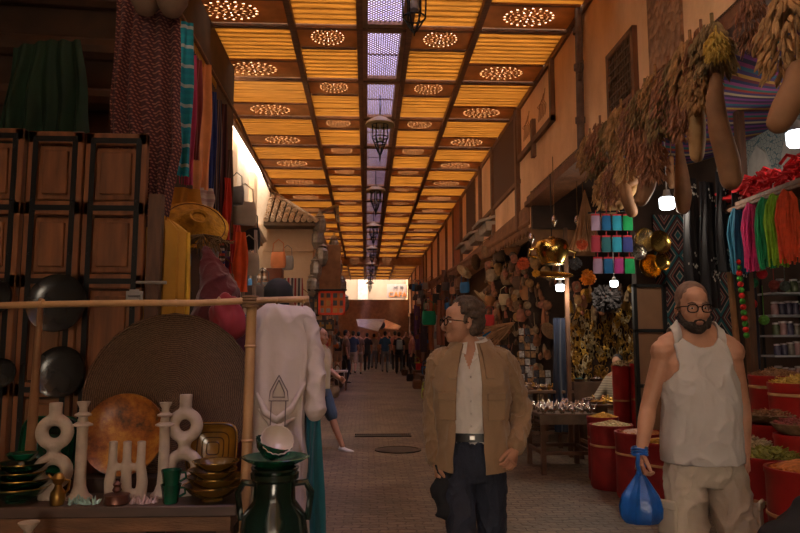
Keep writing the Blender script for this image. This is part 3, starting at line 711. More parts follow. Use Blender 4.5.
# ---- panelled folding doors
def make_doors():
    pm = M('door_panel_wood', (.20,.07,.020), .6, var=.35, scale=3, stretch=(7,7,.9), bump=.12)
    r = thing('folding_door_screen', 'tall carved wooden panelled doors with black iron strapping standing behind the pottery table', 'door', (0,3.95,0))
    Y = 3.95
    def leaf(u0, u1, vt, ang):
        a = P(u0, vt, Y); c = P(u1, vt, Y); w = c.x-a.x; H = a.z; W2 = w/math.cos(ang)
        m = Matrix.Translation((a.x, 0, 0)) @ Matrix.Rotation(ang, 4, 'Z')
        root = B(); root.m = m
        for x in (0.027, W2-.027): root.box((x, 0, H/2), (.054, .05, H))
        nz = [0.12, .98, 1.62, H-.06] if True else 0
        for z in (.06, .66, 1.26, 1.85, 2.26, H-.035): root.box((W2/2, 0, z), (W2, .05, .08 if z < H-.1 else .07))
        o = bevel(root.out('door_leaf', pm, r), .006)
        for z0, z1 in ((.12,.62),(.71,1.21),(1.31,1.80),(1.90,2.21),(2.31,H-.08)):
            b = B(); b.m = m; x0, x1 = .054, W2-.054
            b.box(((x0+x1)/2, .01, (z0+z1)/2), (x1-x0, .02, z1-z0))
            b.box(((x0+x1)/2, -.008, (z0+z1)/2), (x1-x0-.06, .03, z1-z0-.06), taper=.97)
            bevel(b.out('door_panel', pm, o), .006)
        b = B(); b.m = m
        for x in (.044, W2-.044): b.box((x, -.028, H/2), (.028, .006, H-.06))
        for z in (.66, 1.26, 1.85, 2.26, H-.045): b.box((W2/2, -.030, z), (W2-.10, .006, .030))
        for x in (.044, W2-.044):
            for z in [.2+.3*i for i in range(int(H/.3))]: b.ell((x, -.034, z), (.007,.005,.007), 6)
        b.out('iron_strap', BLKIRON, o)
    leaf(-75, 27, 128, R(0)); leaf(31, 86, 132, 0); leaf(88, 149, 134, 0)
    b = B(); p = P(137, 296, Y); b.box((p.x, -.04, p.z), (.09,.012,.05)); b.box((p.x, -.05, p.z), (.05,.01,.065)); b.tube([(p.x-.03,-.06,p.z),(p.x+.04,-.06,p.z)], .008, 8)
    b.out('lock_plate', M('worn_steel', (.33,.30,.27), .5, .7), r)
    p = P(158, 283, Y); b = B(); b.tube([(P(138,283,Y).x,-.03,p.z),(P(168,283,Y).x,-.03,p.z)], .009, 8); b.out('bolt', M('worn_steel', (.3,.3,.3)), r)
make_doors()
# post beside the doors and mustard robe
b = B(); a = P(157, 195, 4.0); b.box((a.x, 4.0, a.z/2), (.075,.06,a.z)); single('wooden_post', bevel and b, WDV, 'plain upright wooden post beside the right edge of the carved doors', 'post')
a = P(165, 221, 4.15); b = B()
b.loft([[(x, y, z) for x, y in [(rx*math.cos(2*PI*j/36)*(1+.05*math.sin(j*1.9)), ry*math.sin(2*PI*j/36)*(1+.18*math.sin(j*2.3+z))) for j in range(36)]] for z, rx, ry in [(0,.045,.03),(-.03,.09,.05),(-.07,.135,.06),(-.4,.135,.06),(-.9,.15,.08),(-1.5,.17,.1)]])
o = single('robe', b, M('mustard_cloth', (.42,.20,.015), .8, var=.2, scale=4, bump=.3, bscale=8), 'mustard yellow robe hanging beside the carved wooden doors', 'robe', a)
b = B(); b.tube([(.137,-.0,-.07),(.150,-.01,-.4),(.150,-.02,-.9),(.165,-.02,-1.45)], .014, 8); b.out('edging', M('yellow_cord', (.6,.33,.02), .7), o)
# dark dishes hung on the doors
dp = M('dark_glaze', (.022,.02,.018), .25, var=.5, scale=6, spec=.8)
def dish(name, label, loc, r, mat, rim=.14, tilt=90, group=None, cat='dish', rz=0, deep=.18):
    b = B(); b.lathe([(r*.02,-r*deep*.8),(r*.5,-r*deep*.8),(r*.8,-r*deep*.4),(r*.97,0),(r,.006),(r*.99,.014),(r*.93,.006),(r*.78,-r*deep*.3),(r*.5,-r*deep*.62),(r*.02,-r*deep*.62)], seg=40)
    o = b.out(name, mat, None, loc); o.rotation_euler = (R(tilt), 0, rz); return tag(o, label, cat, group)
for (u, v, rp, lb) in ((57,303,29,'large dark metal dish hung on the carved doors above a smaller one'),(60,372,25,'second dark metal dish on the carved doors, lower down behind the green dish'),(-6,297,18,'dark dish cut off by the left edge of the photo above the rail'),(2,373,14,'small dark dish at the left edge below the rail')):
    p = P(u, v, 3.84); dish('wall_dish', lb, p, rp*3.84/F, dp, tilt=82)
# ---- upper dark part
def robe_green():
    a = P(46, 45, 4.7); b = drape(.46, .70, 5, .04, nu=50, taper=1.35); b.v = [(x, y, z-.25*max(0, (-x-.0))) for x, y, z in b.v]
    single('green_cloth', b, M('bottle_green', (.006,.026,.010), .85, var=.4, scale=5), 'dark green garment hanging high above the carved doors', 'garment', P(48, 40, 4.7))
robe_green()
a = P(149, -22, 4.25)
b = drape(.40, 1.52, 5, .035, nu=60, nv=30, taper=1.08)
b.v = [(x*(1-.55*max(0,(-z-1.1)/.42)) + .10*max(0,-z-.8), y, z) for x, y, z in b.v]
mt = M('woven_maroon', (.14,.045,.035), .9, var=0); n, L, b_ = nodes_of(mt); tc = n.new('ShaderNodeTexCoord')
wa = n.new('ShaderNodeTexWave'); wa.inputs['Scale'].default_value = 16; wa.inputs['Distortion'].default_value = 1.2; wa.bands_direction = 'Z'; L.new(tc.outputs['Object'], wa.inputs[0])
wb = n.new('ShaderNodeTexWave'); wb.inputs['Scale'].default_value = 13; wb.inputs['Distortion'].default_value = 1; wb.bands_direction = 'DIAGONAL'; L.new(tc.outputs['Object'], wb.inputs[0])
mu = n.new('ShaderNodeMath'); mu.operation = 'MULTIPLY'; L.new(wa.outputs['Fac'], mu.inputs[0]); L.new(wb.outputs['Fac'], mu.inputs[1])
rr = n.new('ShaderNodeValToRGB'); rr.color_ramp.elements[0].color = (.07,.018,.02,1); rr.color_ramp.elements[0].position = .2; rr.color_ramp.elements[1].color = (.30,.12,.085,1); rr.color_ramp.elements[1].position = .6; L.new(mu.outputs[0], rr.inputs[0]); L.new(rr.outputs[0], b_.inputs['Base Color'])
o = single('shawl', b, mt, 'long maroon shawl with fine woven pattern hanging above the right end of the doors', 'shawl', a)
b = B()
for i, (u, v) in enumerate(((146,2),(172,4))):
    p = P(u, v-8, 4.1)
    b = B(); b.lathe([(.01,-.14),(.05,-.12),(.095,-.04),(.10,.03),(.07,.09),(.03,.13),(.01,.15)], seg=16)
    single('cloth_pouch', b, M('cream_suede', (.22,.13,.08), .8), ['large cream pointed pouch hanging over the maroon shawl','smaller cream pouch hanging beside the large one at the top of the shawl'][i], 'pouch', p)
# ---- rope with cloths, receding along the left
RX, RZ = -1.66, 4.42
b = B(); b.tube([(RX, 3.4, RZ+.06), (RX, 6, RZ), (RX, 9, RZ-.02), (RX-.15, 13, RZ-.05)], .02, 8)
single('hanging_rail', b, WD, 'long wooden rail high on the left side that carries the scarves', 'rail')
b = B(); random.seed(8)
for i in range(60):
    y = 4.3+i*.055; b.add([(RX-.02,y,RZ+.05),(RX-.02,y+.055,RZ+.05),(RX-.02,y+.027,RZ-.10),(RX-.012,y,RZ+.05),(RX-.012,y+.055,RZ+.05),(RX-.012,y+.027,RZ-.10)], [(0,1,2),(5,4,3),(0,3,4,1),(1,4,5,2),(2,5,3,0)])
single('fringe_trim', b, M('mustard_fringe', (.55,.26,.03), .8), 'mustard zigzag fringe trim along the scarf rail', 'fringe', smooth=False)
def scarf(u, v0, v1, Y, wpx, mat, label, name='scarf', folds=2, fr=None, frm=None, cat='scarf', taper=1.1, rz=.5, group=None):
    a = P(u, v0, Y); c = P(u, v1, Y); h = a.z-c.z; w = wpx*Y/F
    b = drape(w, h, folds, w*.12, nu=24, nv=20, taper=taper)
    o = single(name, b, mat, label, cat, a, rz=rz, group=group)
    if fr: fringe(w*taper, -h+.01, fr, max(8, int(w*60))).out('tassels', frm or mat, o)
    return o
tq = stripes('turquoise_check', [(.01,.30,.42),(.01,.34,.46),(.01,.28,.42),(.01,.32,.45),(.45,.55,.55),(.01,.30,.42)], 5.5, 2)
CL = lambda nm, c, **k: M(nm, c, .85, var=k.pop('var', .2), scale=5, sheen=.2, **k)
scarf(186, 22, 176, 6.1, 17, tq, 'turquoise scarf with pale checks and pink tassels', fr=.09, frm=CL('pink_thread', (.55,.03,.12)))
scarf(193, 55, 185, 6.5, 9, CL('pink_cloth', (.50,.04,.13)), 'narrow crimson pink scarf hanging behind the turquoise one')
scarf(199, 60, 160, 6.6, 8, CL('deep_red', (.22,.02,.015)), 'deep red cloth between the pink and the peach scarves')
scarf(205, 64, 190, 7.0, 15, CL('peach_cloth', (.75,.30,.10)), 'pale orange scarf', name='scarf').update_tag()
o = scarf(206, 188, 212, 7.02, 16, stripes('cream_end', [(.55,.42,.36),(.45,.30,.28),(.60,.50,.42)], 12, 2), 'cream striped end of the pale orange scarf with long fringe', fr=.10, frm=CL('cream_thread', (.5,.42,.36)))
bpy.data.objects.remove(bpy.data.objects.get('tassels.999')) if bpy.data.objects.get('tassels.999') else None
# merge the scarf end as a child of the pale orange scarf
po = [q for q in bpy.data.objects if q.get('label') == 'pale orange scarf'][0]; po['label'] = 'pale orange scarf with a cream striped fringed end'
inv = (Matrix.Translation(po.location) @ po.rotation_euler.to_matrix().to_4x4()).inverted()
loc = inv @ o.location; o.parent = po; o.location = loc; o.rotation_euler = (0,0,0); o.name = 'scarf_end'
for k_ in ('label', 'category'): del o[k_]
g_ = kids(o)[0]; g_.name = 'fringe'
scarf(214, 92, 200, 7.4, 7, CL('royal_blue', (.02,.05,.25)), 'narrow royal blue cloth next to the pale orange scarf')
scarf(219, 100, 215, 7.7, 7, stripes('blue_stripe', [(.06,.07,.12),(.18,.12,.10),(.03,.04,.09),(.25,.18,.14)], 22, 0), 'dark blue striped cloth in the row of scarves')
scarf(224, 104, 232, 8.0, 8, stripes('plum_stripe', [(.09,.03,.045),(.04,.015,.02),(.14,.05,.05)], 18, 0), 'dark plum shawl in the row of scarves')
scarf(230, 150, 250, 8.3, 7, CL('brown_cloth', (.10,.05,.03)), 'brown cloth hanging behind the plum shawl')
scarf(228, 178, 240, 7.9, 7, CL('scarlet', (.62,.035,.012)), 'scarlet strap of cloth hanging below the row of scarves')
scarf(241, 232, 292, 7.6, 11, CL('orange_red', (.75,.10,.015)), 'bright orange red garment tapering to the top', taper=1.5, rz=.2, cat='garment', name='garment')
scarf(233, 240, 300, 7.7, 6, CL('crimson', (.40,.02,.02)), 'crimson garment next to the orange red one', cat='garment', name='garment')
scarf(237, 225, 262, 8.4, 8, CL('brick_red', (.55,.06,.03)), 'short brick red cloth above the orange red garment')
scarf(222, 235, 300, 7.4, 5, stripes('kilim_a', [(.35,.05,.03),(.02,.03,.12),(.5,.42,.35),(.05,.04,.03)], 9, 2), 'narrow multicoloured woven strip beside the crimson garment', name='woven_strip', cat='woven strip')
# straw hat, basket and straw
ym = M('dyed_straw', (.50,.25,.015), .8, var=.35, scale=14, bump=.5, bscale=30)
p = P(196, 224, 5.6); h = thing('straw_hat', 'wide yellow straw hat with a hole in the crown hanging on the left', 'hat', p)
b = B()
pr = [(.05,-.02),(.055,.10),(.075,.11),(.11,.075),(.16,.02),(.24,.0),(.27,-.01),(.27,-.02),(.24,-.012),(.15,.005),(.10,.05),(.06,.08),(.045,.08)]
b.lathe(pr, seg=44, wob=lambda j, z: 1+.02*math.sin(j*1.3)); o = b.out('brim', ym, h); o.rotation_euler = (R(62), 0, R(28)); o.scale = (1,.85,1)
b = B()
for r_ in (.14,.19,.235): b.tube([(r_*math.cos(a), r_*math.sin(a), .035 if r_ < .15 else .008) for a in [2*PI*i/30 for i in range(30)]], .004, 5, closed=True)
o = b.out('stitching', M('brown_thread', (.12,.05,.02), .8), h); o.rotation_euler = (R(62), 0, R(28)); o.scale = (1,.85,1)
scarf(186, 188, 240, 5.75, 30, M('ochre_cloth', (.45,.21,.02), .85, var=.25), 'ochre cloth hanging behind the yellow straw hat', name='cloth', cat='cloth')
b = B(); random.seed(4)
for i in range(90):
    a = random.uniform(0, PI); l = random.uniform(.1,.22); b.tube([(0,0,0),(l*.8*math.cos(a),random.uniform(-.05,.05),-.02-.05*random.random()),(l*1.1*math.cos(a),random.uniform(-.08,.08),-.04-l*.6*math.sin(a))], .004, 4)
single('straw_bundle', b, M('dry_straw', (.22,.14,.06), .9, var=.4, scale=30), 'loose bundle of dry straw under the yellow straw hat', 'straw', P(203, 234, 5.4))
# maroon hooded robe
p = P(210, 250, 3.9); r = thing('hooded_robe', 'maroon robe with a tall pointed hood behind the round woven tray', 'robe', (p.x, 3.9, 0))
mm_ = M('maroon_wool', (.10,.010,.014), .9, var=.3, scale=5, bump=.3, bscale=25, sheen=.3)
b = B(); b.loft([ringz(z, cx, cy, rx, ry) for z, cx, cy, rx, ry in [(.1,0,0,.22,.18),(.9,0,0,.22,.15),(1.3,.0,0,.24,.14),(1.50,.0,0,.22,.12),(1.60,.01,0,.16,.1),(1.66,.02,0,.11,.09)]])
limb(b, [(-.13,0,1.52),(-.24,-.03,1.25),(-.22,-.06,.98)], [.08,.075,.07]); limb(b, [(.15,0,1.52),(.26,-.03,1.25),(.24,-.06,.98)], [.08,.075,.07])
remeshed(b, .01, 3, .015, 6, True).out('gown', mm_, r)
b = B(); b.loft([ringz(z, cx, cy, rx, ry) for z, cx, cy, rx, ry in [(1.60,.03,.0,.14,.11),(1.70,.05,-.01,.12,.12),(1.80,.06,0,.105,.115),(1.90,.03,.01,.075,.09),(1.97,-.0,.01,.045,.05),(2.04,-.025,.01,.012,.015)]])
remeshed(b, .008, 3, .012, 8, True).out('hood', mm_, r)
p = P(228, 300, 3.7)
for u, nm, cc, lb in ((228,'crimson_cloth',(.26,.02,.03),'crimson cloth bundle hanging beside the maroon hooded robe'),):
    b = B(); b.ell((0,0,0), (.10,.06,.13), 16); single('cloth_bundle', remeshed(b, .01, 1, .03, 9), CL(nm, cc), lb, 'cloth', P(u, 318, 3.7))
# ---- cane rail frame
cane = M('cane', (.46,.25,.10), .5, var=.25, scale=6, bump=.15); YR = 2.85
b = B(); pts = [P(-20,306,YR), P(60,304,YR), P(140,303,YR), P(200,303,YR-.01), P(240,301,YR), P(309,299,YR)]
b.tube(pts, .0135, 10)
for u in (43, 176, 219, 246, 277, 303):
    p = P(u, 303 if u < 200 else 300.5, YR); b.ell(p, (.008,.0165,.0165), 10)
b2 = B(); q0 = P(252, 296, YR+.03); q1 = V((P(243,500,YR+.03).x, YR+.03, 0)); b2.tube([q0, q0.lerp(q1,.5), q1], .021, 12)
for t in (.12,.34,.55,.78): b2.ell(q0.lerp(q1, t), (.025,.025,.012), 12)
r = thing('cane_frame', 'bamboo cane clothes frame with a long crossbar and upright poles', 'frame', (0,0,0)); b.out('crossbar', cane, r); b2.out('upright', cane, r)
b3 = B(); q0 = P(41, 299, YR+.03); q1 = V((P(29,470,3.2).x, 3.2, .87)); b3.tube([q0, q1], [.010,.026], 10); b3.out('upright', M('cane_dark', (.30,.14,.06), .6, var=.3), r)
b4 = B()
for k in range(4): b4.tube([P(250,297+k*3,YR)+V((.03*math.cos(a), .035*math.sin(a)+.01, 0)) for a in [2*PI*i/10 for i in range(10)]], .006, 5, closed=True)
b4.out('binding', M('twine', (.22,.12,.05), .9), r)
# ---- kaftan hanging from the rail
p = P(284, 302, 3.05); kf = thing('kaftan', 'long white kaftan with grey embroidery hanging from the cane rail', 'kaftan', (p.x, 3.05, 0)); kf['group'] = 'x'; del kf['group']
km = M('kaftan_cotton', (.55,.45,.38), .85, var=.07, scale=4, bump=.2, bscale=10)
b = B(); K = 56
def kring(z, cx, rx, ry, am): return [(cx+rx*math.copysign(abs(math.cos(a))**.8, math.cos(a)), (ry*math.copysign(abs(math.sin(a))**.8, math.sin(a)))+am*math.sin(7*a+z*1.3)+am*.6*math.sin(12*a+z*3), z) for a in [2*PI*j/K for j in range(K)]]
b.loft([kring(*q) for q in [(1.672,0,.07,.03,0),(1.655,0,.110,.045,0),(1.62,-.0,.132,.055,.002),(1.5,-.008,.124,.06,.004),(1.3,-.015,.116,.062,.008),(1.15,-.015,.112,.062,.010),(1.0,-.01,.115,.07,.012),(.6,-.01,.13,.09,.016),(.2,.0,.15,.12,.02),(.08,.0,.16,.13,.02)]])
join(b, B())
b = remeshed(b, .006, 3, .008, 5, True); b.out('gown', km, kf)
b = B(); 
b.tube([(-.10,-.055,1.30),(-.06,-.074,1.22),(-.01,-.080,1.19),(.05,-.072,1.24),(.10,-.045,1.34)], [.008,.016,.018,.014,.006], 10)
b.tube([(-.09,-.06,1.235),(-.03,-.082,1.17),(.01,-.080,1.165),(.06,-.066,1.2)], [.006,.014,.014,.006], 10); b.out('fold', km, kf)
b = B(); limb(b, [(.095,0,1.625),(.130,-.01,1.50),(.148,-.02,1.37),(.142,-.03,1.22)], [.040,.040,.038,.043], 16); limb(b, [(-.10,.01,1.62),(-.105,.05,1.45),(-.10,.06,1.22)], [.038,.042,.045], 16)
b = remeshed(b, .006, 3, .007, 11, True); b.out('sleeve', km, kf)
gt = M('grey_thread', (.17,.13,.12), .8, var=.1); b = B(); y = -.068
def ln(pts, w=.0026): b.tube([(x, y-.016-(.0 if z > 1.2 else .022), z) for x, z in pts], w, 5)
ln([(-.005,1.375),(-.04,1.31),(-.045,1.27),(.035,1.27),(.03,1.31),(-.005,1.375)]); ln([(-.005,1.355),(-.028,1.305),(-.03,1.285),(.02,1.285),(.018,1.305),(-.005,1.355)])
for z0, z1 in ((.83,1.15),(.36,.80)):
    for w_ in (.035,.028): ln([(-.005-w_,z0),(-.005-w_,z1),(-.005+w_,z1),(-.005+w_,z0),(-.005-w_,z0)])
    for i in range(6): zz = z0+.03+(z1-z0-.06)*i/5; ln([(-.005,zz+.022),(-.02,zz),(-.005,zz-.022),(.01,zz),(-.005,zz+.022)], .0022)
ln([(-.035,1.27),(-.035,1.16)]); ln([(.025,1.27),(.025,1.16)])
b.out('embroidery', gt, kf)
p = P(314, 405, 3.25); b = drape(.07, 1.25, 2, .02, nu=20, taper=1.9); single('teal_cloth', b, CL('teal', (.005,.11,.11)), 'teal cloth hanging behind the white kaftan', 'cloth', p)
# ---- table with pottery
TZ = .86; t0 = P(-60, 500, 2.95); tx1 = P(238, 500, 2.95).x
tb = thing('display_table', 'dark carved wooden table carrying the pottery', 'table', (0,0,0))
b = B(); b.mm((-2.1, 2.93, TZ-.045), (tx1, 3.62, TZ)); bevel(b.out('tabletop', M('table_wood', (.075,.04,.025), .55, var=.35, scale=4, stretch=(1,5,5)), tb), .006)
b = B(); b.mm((-2.05, 2.97, TZ-.11), (tx1-.03, 3.58, TZ-.045)); bevel(b.out('apron', WD, tb), .004)
b = B(); 
for x0, x1 in ((-1.55,-1.22),(-1.17,-.97)): b.mm((x0, 2.975, .1), (x1, 3.0, TZ-.12)); b.mm((x0+.04, 2.96, .15), (x1-.04, 2.985, TZ-.16))
bevel(b.out('side_panel', WR, tb), .005)
for x in (-1.95, -1.2, -.93, tx1-.06):
    b = B(); b.mm((x-.03, 2.98, 0), (x+.03, 3.04, TZ-.1)); bevel(b.out('leg', WDV, tb), .004)
b = B(); b.mm((-.9, 3.5, .1), (tx1-.08, 3.52, TZ-.1)); b.mm((-2.0,3.5,.1),(-.95,3.52,TZ-.1)); b.out('back_board', SHADOWWOOD, tb)
b = B(); b.mm((-2.0, 3.2, TZ+.0), (tx1-.02, 3.33, TZ+.06)); b.out('back_riser', SHADOWWOOD, tb)
# round woven tray and round plate
wt = M('coiled_basket', (.16,.085,.04), .85, var=0); n, L, b_ = nodes_of(wt); tc = n.new('ShaderNodeTexCoord'); wv = n.new('ShaderNodeTexWave'); wv.wave_type = 'RINGS'; wv.rings_direction = 'Z'; wv.inputs['Scale'].default_value = 34; wv.inputs['Distortion'].default_value = 3; wv.inputs['Detail Scale'].default_value = 4; L.new(tc.outputs['Object'], wv.inputs[0])
rr = n.new('ShaderNodeValToRGB'); rr.color_ramp.elements[0].color = (.085,.042,.02,1); rr.color_ramp.elements[1].color = (.24,.13,.065,1); L.new(wv.outputs['Fac'], rr.inputs[0]); L.new(rr.outputs[0], b_.inputs['Base Color'])
bp = n.new('ShaderNodeBump'); bp.inputs['Strength'].default_value = .9; bp.inputs['Distance'].default_value = .01; L.new(wv.outputs['Fac'], bp.inputs['Height']); L.new(bp.outputs[0], b_.inputs['Normal'])
YT = 3.42; c = P(170, 396, YT); rr_ = 82*YT/F
b = B(); b.lathe([(.01,-.012),(rr_*.5,-.01),(rr_*.96,.012),(rr_,.022),(rr_*.995,.034),(rr_*.95,.024),(rr_*.5,.004),(.01,0)], seg=72, wob=lambda j, z: 1+.006*math.sin(j*2.2))
o = single('woven_tray', b, wt, 'very large round coiled basket tray standing upright behind the pottery', 'tray', (c.x, YT, TZ+rr_*.985)); o.rotation_euler = (R(80), 0, 0)
me_ = M('mottled_enamel', (.45,.17,.03), .35, var=0); n, L, b_ = nodes_of(me_); tc = n.new('ShaderNodeTexCoord'); no = n.new('ShaderNodeTexNoise'); no.inputs['Scale'].default_value = 5; no.inputs['Detail'].default_value = 10; no.inputs['Roughness'].default_value = .75; L.new(tc.outputs['Object'], no.inputs['Vector'])
rr = n.new('ShaderNodeValToRGB'); e = rr.color_ramp.elements; e[0].position = .38; e[0].color = (.07,.03,.012,1); e[1].position = .6; e[1].color = (.55,.25,.04,1); k2 = e.new(.5); k2.color = (.36,.11,.02,1); L.new(no.outputs['Fac'], rr.inputs[0]); L.new(rr.outputs[0], b_.inputs['Base Color'])
r2 = 39*3.3/F; c = P(125, 430, 3.3); dish('round_plate', 'mottled orange round plate standing against the large woven tray', (c.x, 3.29, TZ+.055+r2), r2, me_, tilt=78, cat='plate')
# square dishes
def square_dish(u0, u1, v0, v1, Y, mat, rimm, label):
    a = P(u0, v0, Y); c = P(u1, v1, Y); w = c.x-a.x; h = w*1.08; r = thing('square_dish', label, 'dish', ((a.x+c.x)/2, Y, TZ+.062))
    def rsq(s, y, rd=.18): 
        out = []
        for q in range(40):
            t = 2*PI*q/40; k = 4.5; cc, ss = math.cos(t), math.sin(t); out.append((s*math.copysign(abs(cc)**(2/k), cc), y, s*math.copysign(abs(ss)**(2/k), ss)))
        return out
    m = Matrix.Translation((0,0,h/2)) @ Matrix.Rotation(R(-10), 4, 'X')
    b = B(); b.m = m; b.loft([rsq(h/2*.6,.03), rsq(h/2*.75,.025), rsq(h/2,-.005), rsq(h/2,-.018), rsq(h/2*.93,-.02), rsq(h/2*.80,.008), rsq(h/2*.72,.015), rsq(h/2*.05,.018)]); b.out('bowl', mat, r)
    b = B(); b.m = m
    for s_ in (.93,.62,.42,.24): 
        q = rsq(h/2*s_, -.021 if s_ > .9 else .010); b.tube(q, .0028 if s_ < .9 else .004, 6, closed=True)
    b.out('painted_ring', rimm, r)
gg = M('green_glaze', (.005,.075,.035), .15, var=.35, scale=12, spec=.8); am = M('amber_glaze', (.26,.115,.012), .18, var=.35, scale=9, spec=.8); gold = M('gold_rim', (.45,.25,.06), .25, .9, var=0)
square_dish(25, 77, 404, 462, 3.27, gg, M('green_glaze_dark', (.003,.03,.016), .2), 'square green glazed dish standing behind the looped vase')
square_dish(190, 236, 402, 452, 3.27, am, M('amber_dark', (.07,.03,.006), .25), 'square amber glazed dish standing behind the stacked bowls')
# looped vases
cer = M('raw_ceramic', (.46,.36,.275), .85, var=.12, scale=20, bump=.25, bscale=50)
def looped_vase(u, vtop, Y, label, holes):
    p = P(u, 400, Y); r = None; px = Y/F; b = B()
    H = P(u, vtop, Y).z-TZ; z1, z2 = H*.27, H*.67
    for zc, rx, rz_ in ((z1, .082, .078),(z2, .075, .075)):
        ring = [(rx*.68*math.cos(a), 0, zc+rz_*.68*math.sin(a)) for a in [2*PI*i/22 for i in range(22)]]; b.tube(ring, [(.027,.027)]*22, 10, ref=(0,1,0), closed=True)
    b.tube([(0,0,0),(0,0,.02),(0,0,z1-.06)], [.055,.05,.03], 14); b.tube([(0,0,z1+.055),(0,0,(z1+z2)/2),(0,0,z2-.055)], [.035,.026,.035], 12)
    b.tube([(0,0,z2+.05),(0,0,z2+.075),(0,0,H-.01)], [.034,.026,.028], 14)
    o = remeshed(b, .005, 2); o2 = single('looped_vase', o, cer, label, 'vase', (p.x, Y, TZ+.0)); return o2
looped_vase(56.5, 400, 3.10, 'matt cream vase of two stacked rings behind the green bowls', 0).rotation_euler[2] = .15
looped_vase(186, 392, 3.15, 'matt cream vase of two stacked rings next to the amber dish', 0)
def candlestick():
    r = thing('candlestick', 'slim matt cream candlestick with two discs beside the left looped vase', 'candlestick', (0,0,0))
    b = B(); b.lathe([(.052,0),(.052,.008),(.036,.022),(.026,.05),(.0235,.09),(.0225,.28),(.023,.297),(.041,.301),(.041,.307),(.022,.317),(.018,.338),(.034,.343),(.034,.349),(.017,.358),(.016,.375),(.026,.396),(.027,.402),(.018,.402),(.014,.385),(.001,.385)], seg=28); b.out('stem', cer, r)
    return r
cs = candlestick(); q = P(80, 480, 3.08); cs.location = (q.x, 3.08, TZ); q = P(163, 480, 3.12)
dup(cs, (q.x, 3.12, TZ), label='slim matt cream candlestick with two discs beside the right looped vase', scale=.98)
b = B(); s_ = .052
for x in (-s_, 0, s_): b.tube([(x*1.05,0,.0),(x*1.15,0,.06),(x,0,.12),(x,0,.19)], [.022,.021,.017,.0155], 12); b.tube([(x,0,.188),(x,0,.196)], [.0165,.0165], 12)
b.tube([(-s_*1.1,0,.018),(0,0,.014),(s_*1.1,0,.018)], .020, 10); b.tube([(-s_,0,.105),(0,0,.112),(s_,0,.105)], .013, 10)
q = P(126, 480, 3.06); single('candelabra', remeshed(b, .0045, 2), cer, 'matt cream three armed candle holder in the middle of the table', 'candle holder', (q.x, 3.06, TZ)).scale = (1.12,1,1.22)
# stacked bowls: built once, copied up the stack
def bowl_proto(mat, rim):
    r = thing('bowl', 'x', 'bowl', (0,0,0))
    b = B(); b.lathe([(.045,0),(.045,.008),(.06,.014),(.09,.032),(.113,.056),(.115,.059),(.110,.058),(.085,.036),(.05,.020),(.001,.018)], seg=36); b.out('dish_body', mat, r)
    b = B(); b.lathe([(.1125,.055),(.1165,.058),(.1165,.061),(.109,.0585)], seg=36, cap=False); b.out('gilded_rim', rim, r); return r
amb = M('olive_amber_glaze', (.12,.06,.01), .18, var=.3, spec=.8); grb = M('dark_green_glaze', (.006,.03,.016), .15, var=.3, spec=.8)
A_ = bowl_proto(amb, gold); G_ = bowl_proto(grb, gold); q = P(212, 480, 3.0); g = P(16, 480, 3.0)
where = ['at the bottom of', 'second from the bottom of', 'second from the top of', 'at the top of']
for i, sc_ in enumerate((1.05,1.03,.88,.84)):
    for pr, qq, nm in ((A_, q, 'amber'),(G_, g, 'dark green')):
        loc = (qq.x+(.006 if i % 2 else -.006), 3.04, TZ+.036*i); l = f'gold rimmed {nm} glazed bowl {where[i]} its stack'
        if i == 0: pr.location = loc; pr.scale = (sc_,)*3; pr['label'] = l; pr['group'] = nm+' bowls stacked on the table'
        else: dup(pr, loc, scale=sc_, label=l, group=nm+' bowls stacked on the table')
b = B(); b.lathe([(.03,0),(.05,.012),(.062,.03),(.060,.031),(.03,.014),(.001,.012)], seg=28); single('saucer', b, gg, 'small bright green saucer lying on top of the dark green bowls', 'saucer', (g.x, 3.04, TZ+.165))
# green cups, stacked
def cup():
    r = thing('cup', 'green glazed cup with a handle, the lower of the two stacked', 'cup', (0,0,0), 0, 'stacked green cups')
    b = B(); b.lathe([(.027,0),(.031,.006),(.036,.05),(.041,.072),(.0425,.076),(.038,.075),(.033,.05),(.028,.01),(.001,.008)], seg=24); b.out('cup_body', gg, r)
    b = B(); b.tube([(.036,0,.062),(.055,0,.06),(.058,0,.04),(.034,0,.026)], .005, 8); b.out('handle', gg, r); return r
cu = cup(); q = P(171, 488, 2.98); cu.location = (q.x, 2.98, TZ); dup(cu, (q.x, 2.98, TZ+.058), .3, 'green glazed cup with a handle, the upper of the two stacked')
# brass figurine, crystals, small copper pot
br_ = M('aged_brass', (.34,.19,.045), .35, .85, var=.4, scale=20)
q = P(58, 492, 2.97); r = thing('figurine', 'small brass jug shaped figurine in front of the left looped vase', 'figurine', (q.x, 2.97, TZ))
b = B(); b.lathe([(.022,0),(.026,.006),(.03,.03),(.028,.05),(.016,.068),(.014,.08),(.022,.09),(.026,.105),(.016,.122),(.005,.128)], seg=18); b.out('jug', br_, r)
b = B(); b.tube([(.024,0,.1),(.045,0,.095),(.04,0,.06),(.026,0,.045)], .005, 6); b.tube([(-.02,0,.1),(-.038,0,.115),(-.042,0,.12)], .005, 6); b.out('handle', br_, r)
q = P(117, 490, 2.98); r = thing('trinket_pot', 'small dark copper pot with a lid knob below the three armed candle holder', 'pot', (q.x, 2.98, TZ))
b = B(); b.lathe([(.045,0),(.05,.006),(.046,.03),(.05,.038),(.02,.046),(.001,.046)], seg=24, wob=lambda j, z: 1+.04*(j % 2)); b.out('pot', M('dark_copper', (.16,.07,.05), .4, .7, var=.3), r)
b = B(); b.lathe([(.012,.045),(.02,.055),(.012,.068),(.018,.078),(.002,.092)], seg=14); b.out('knob', M('dark_copper', (.1,.05,.04)), r)
random.seed(12)
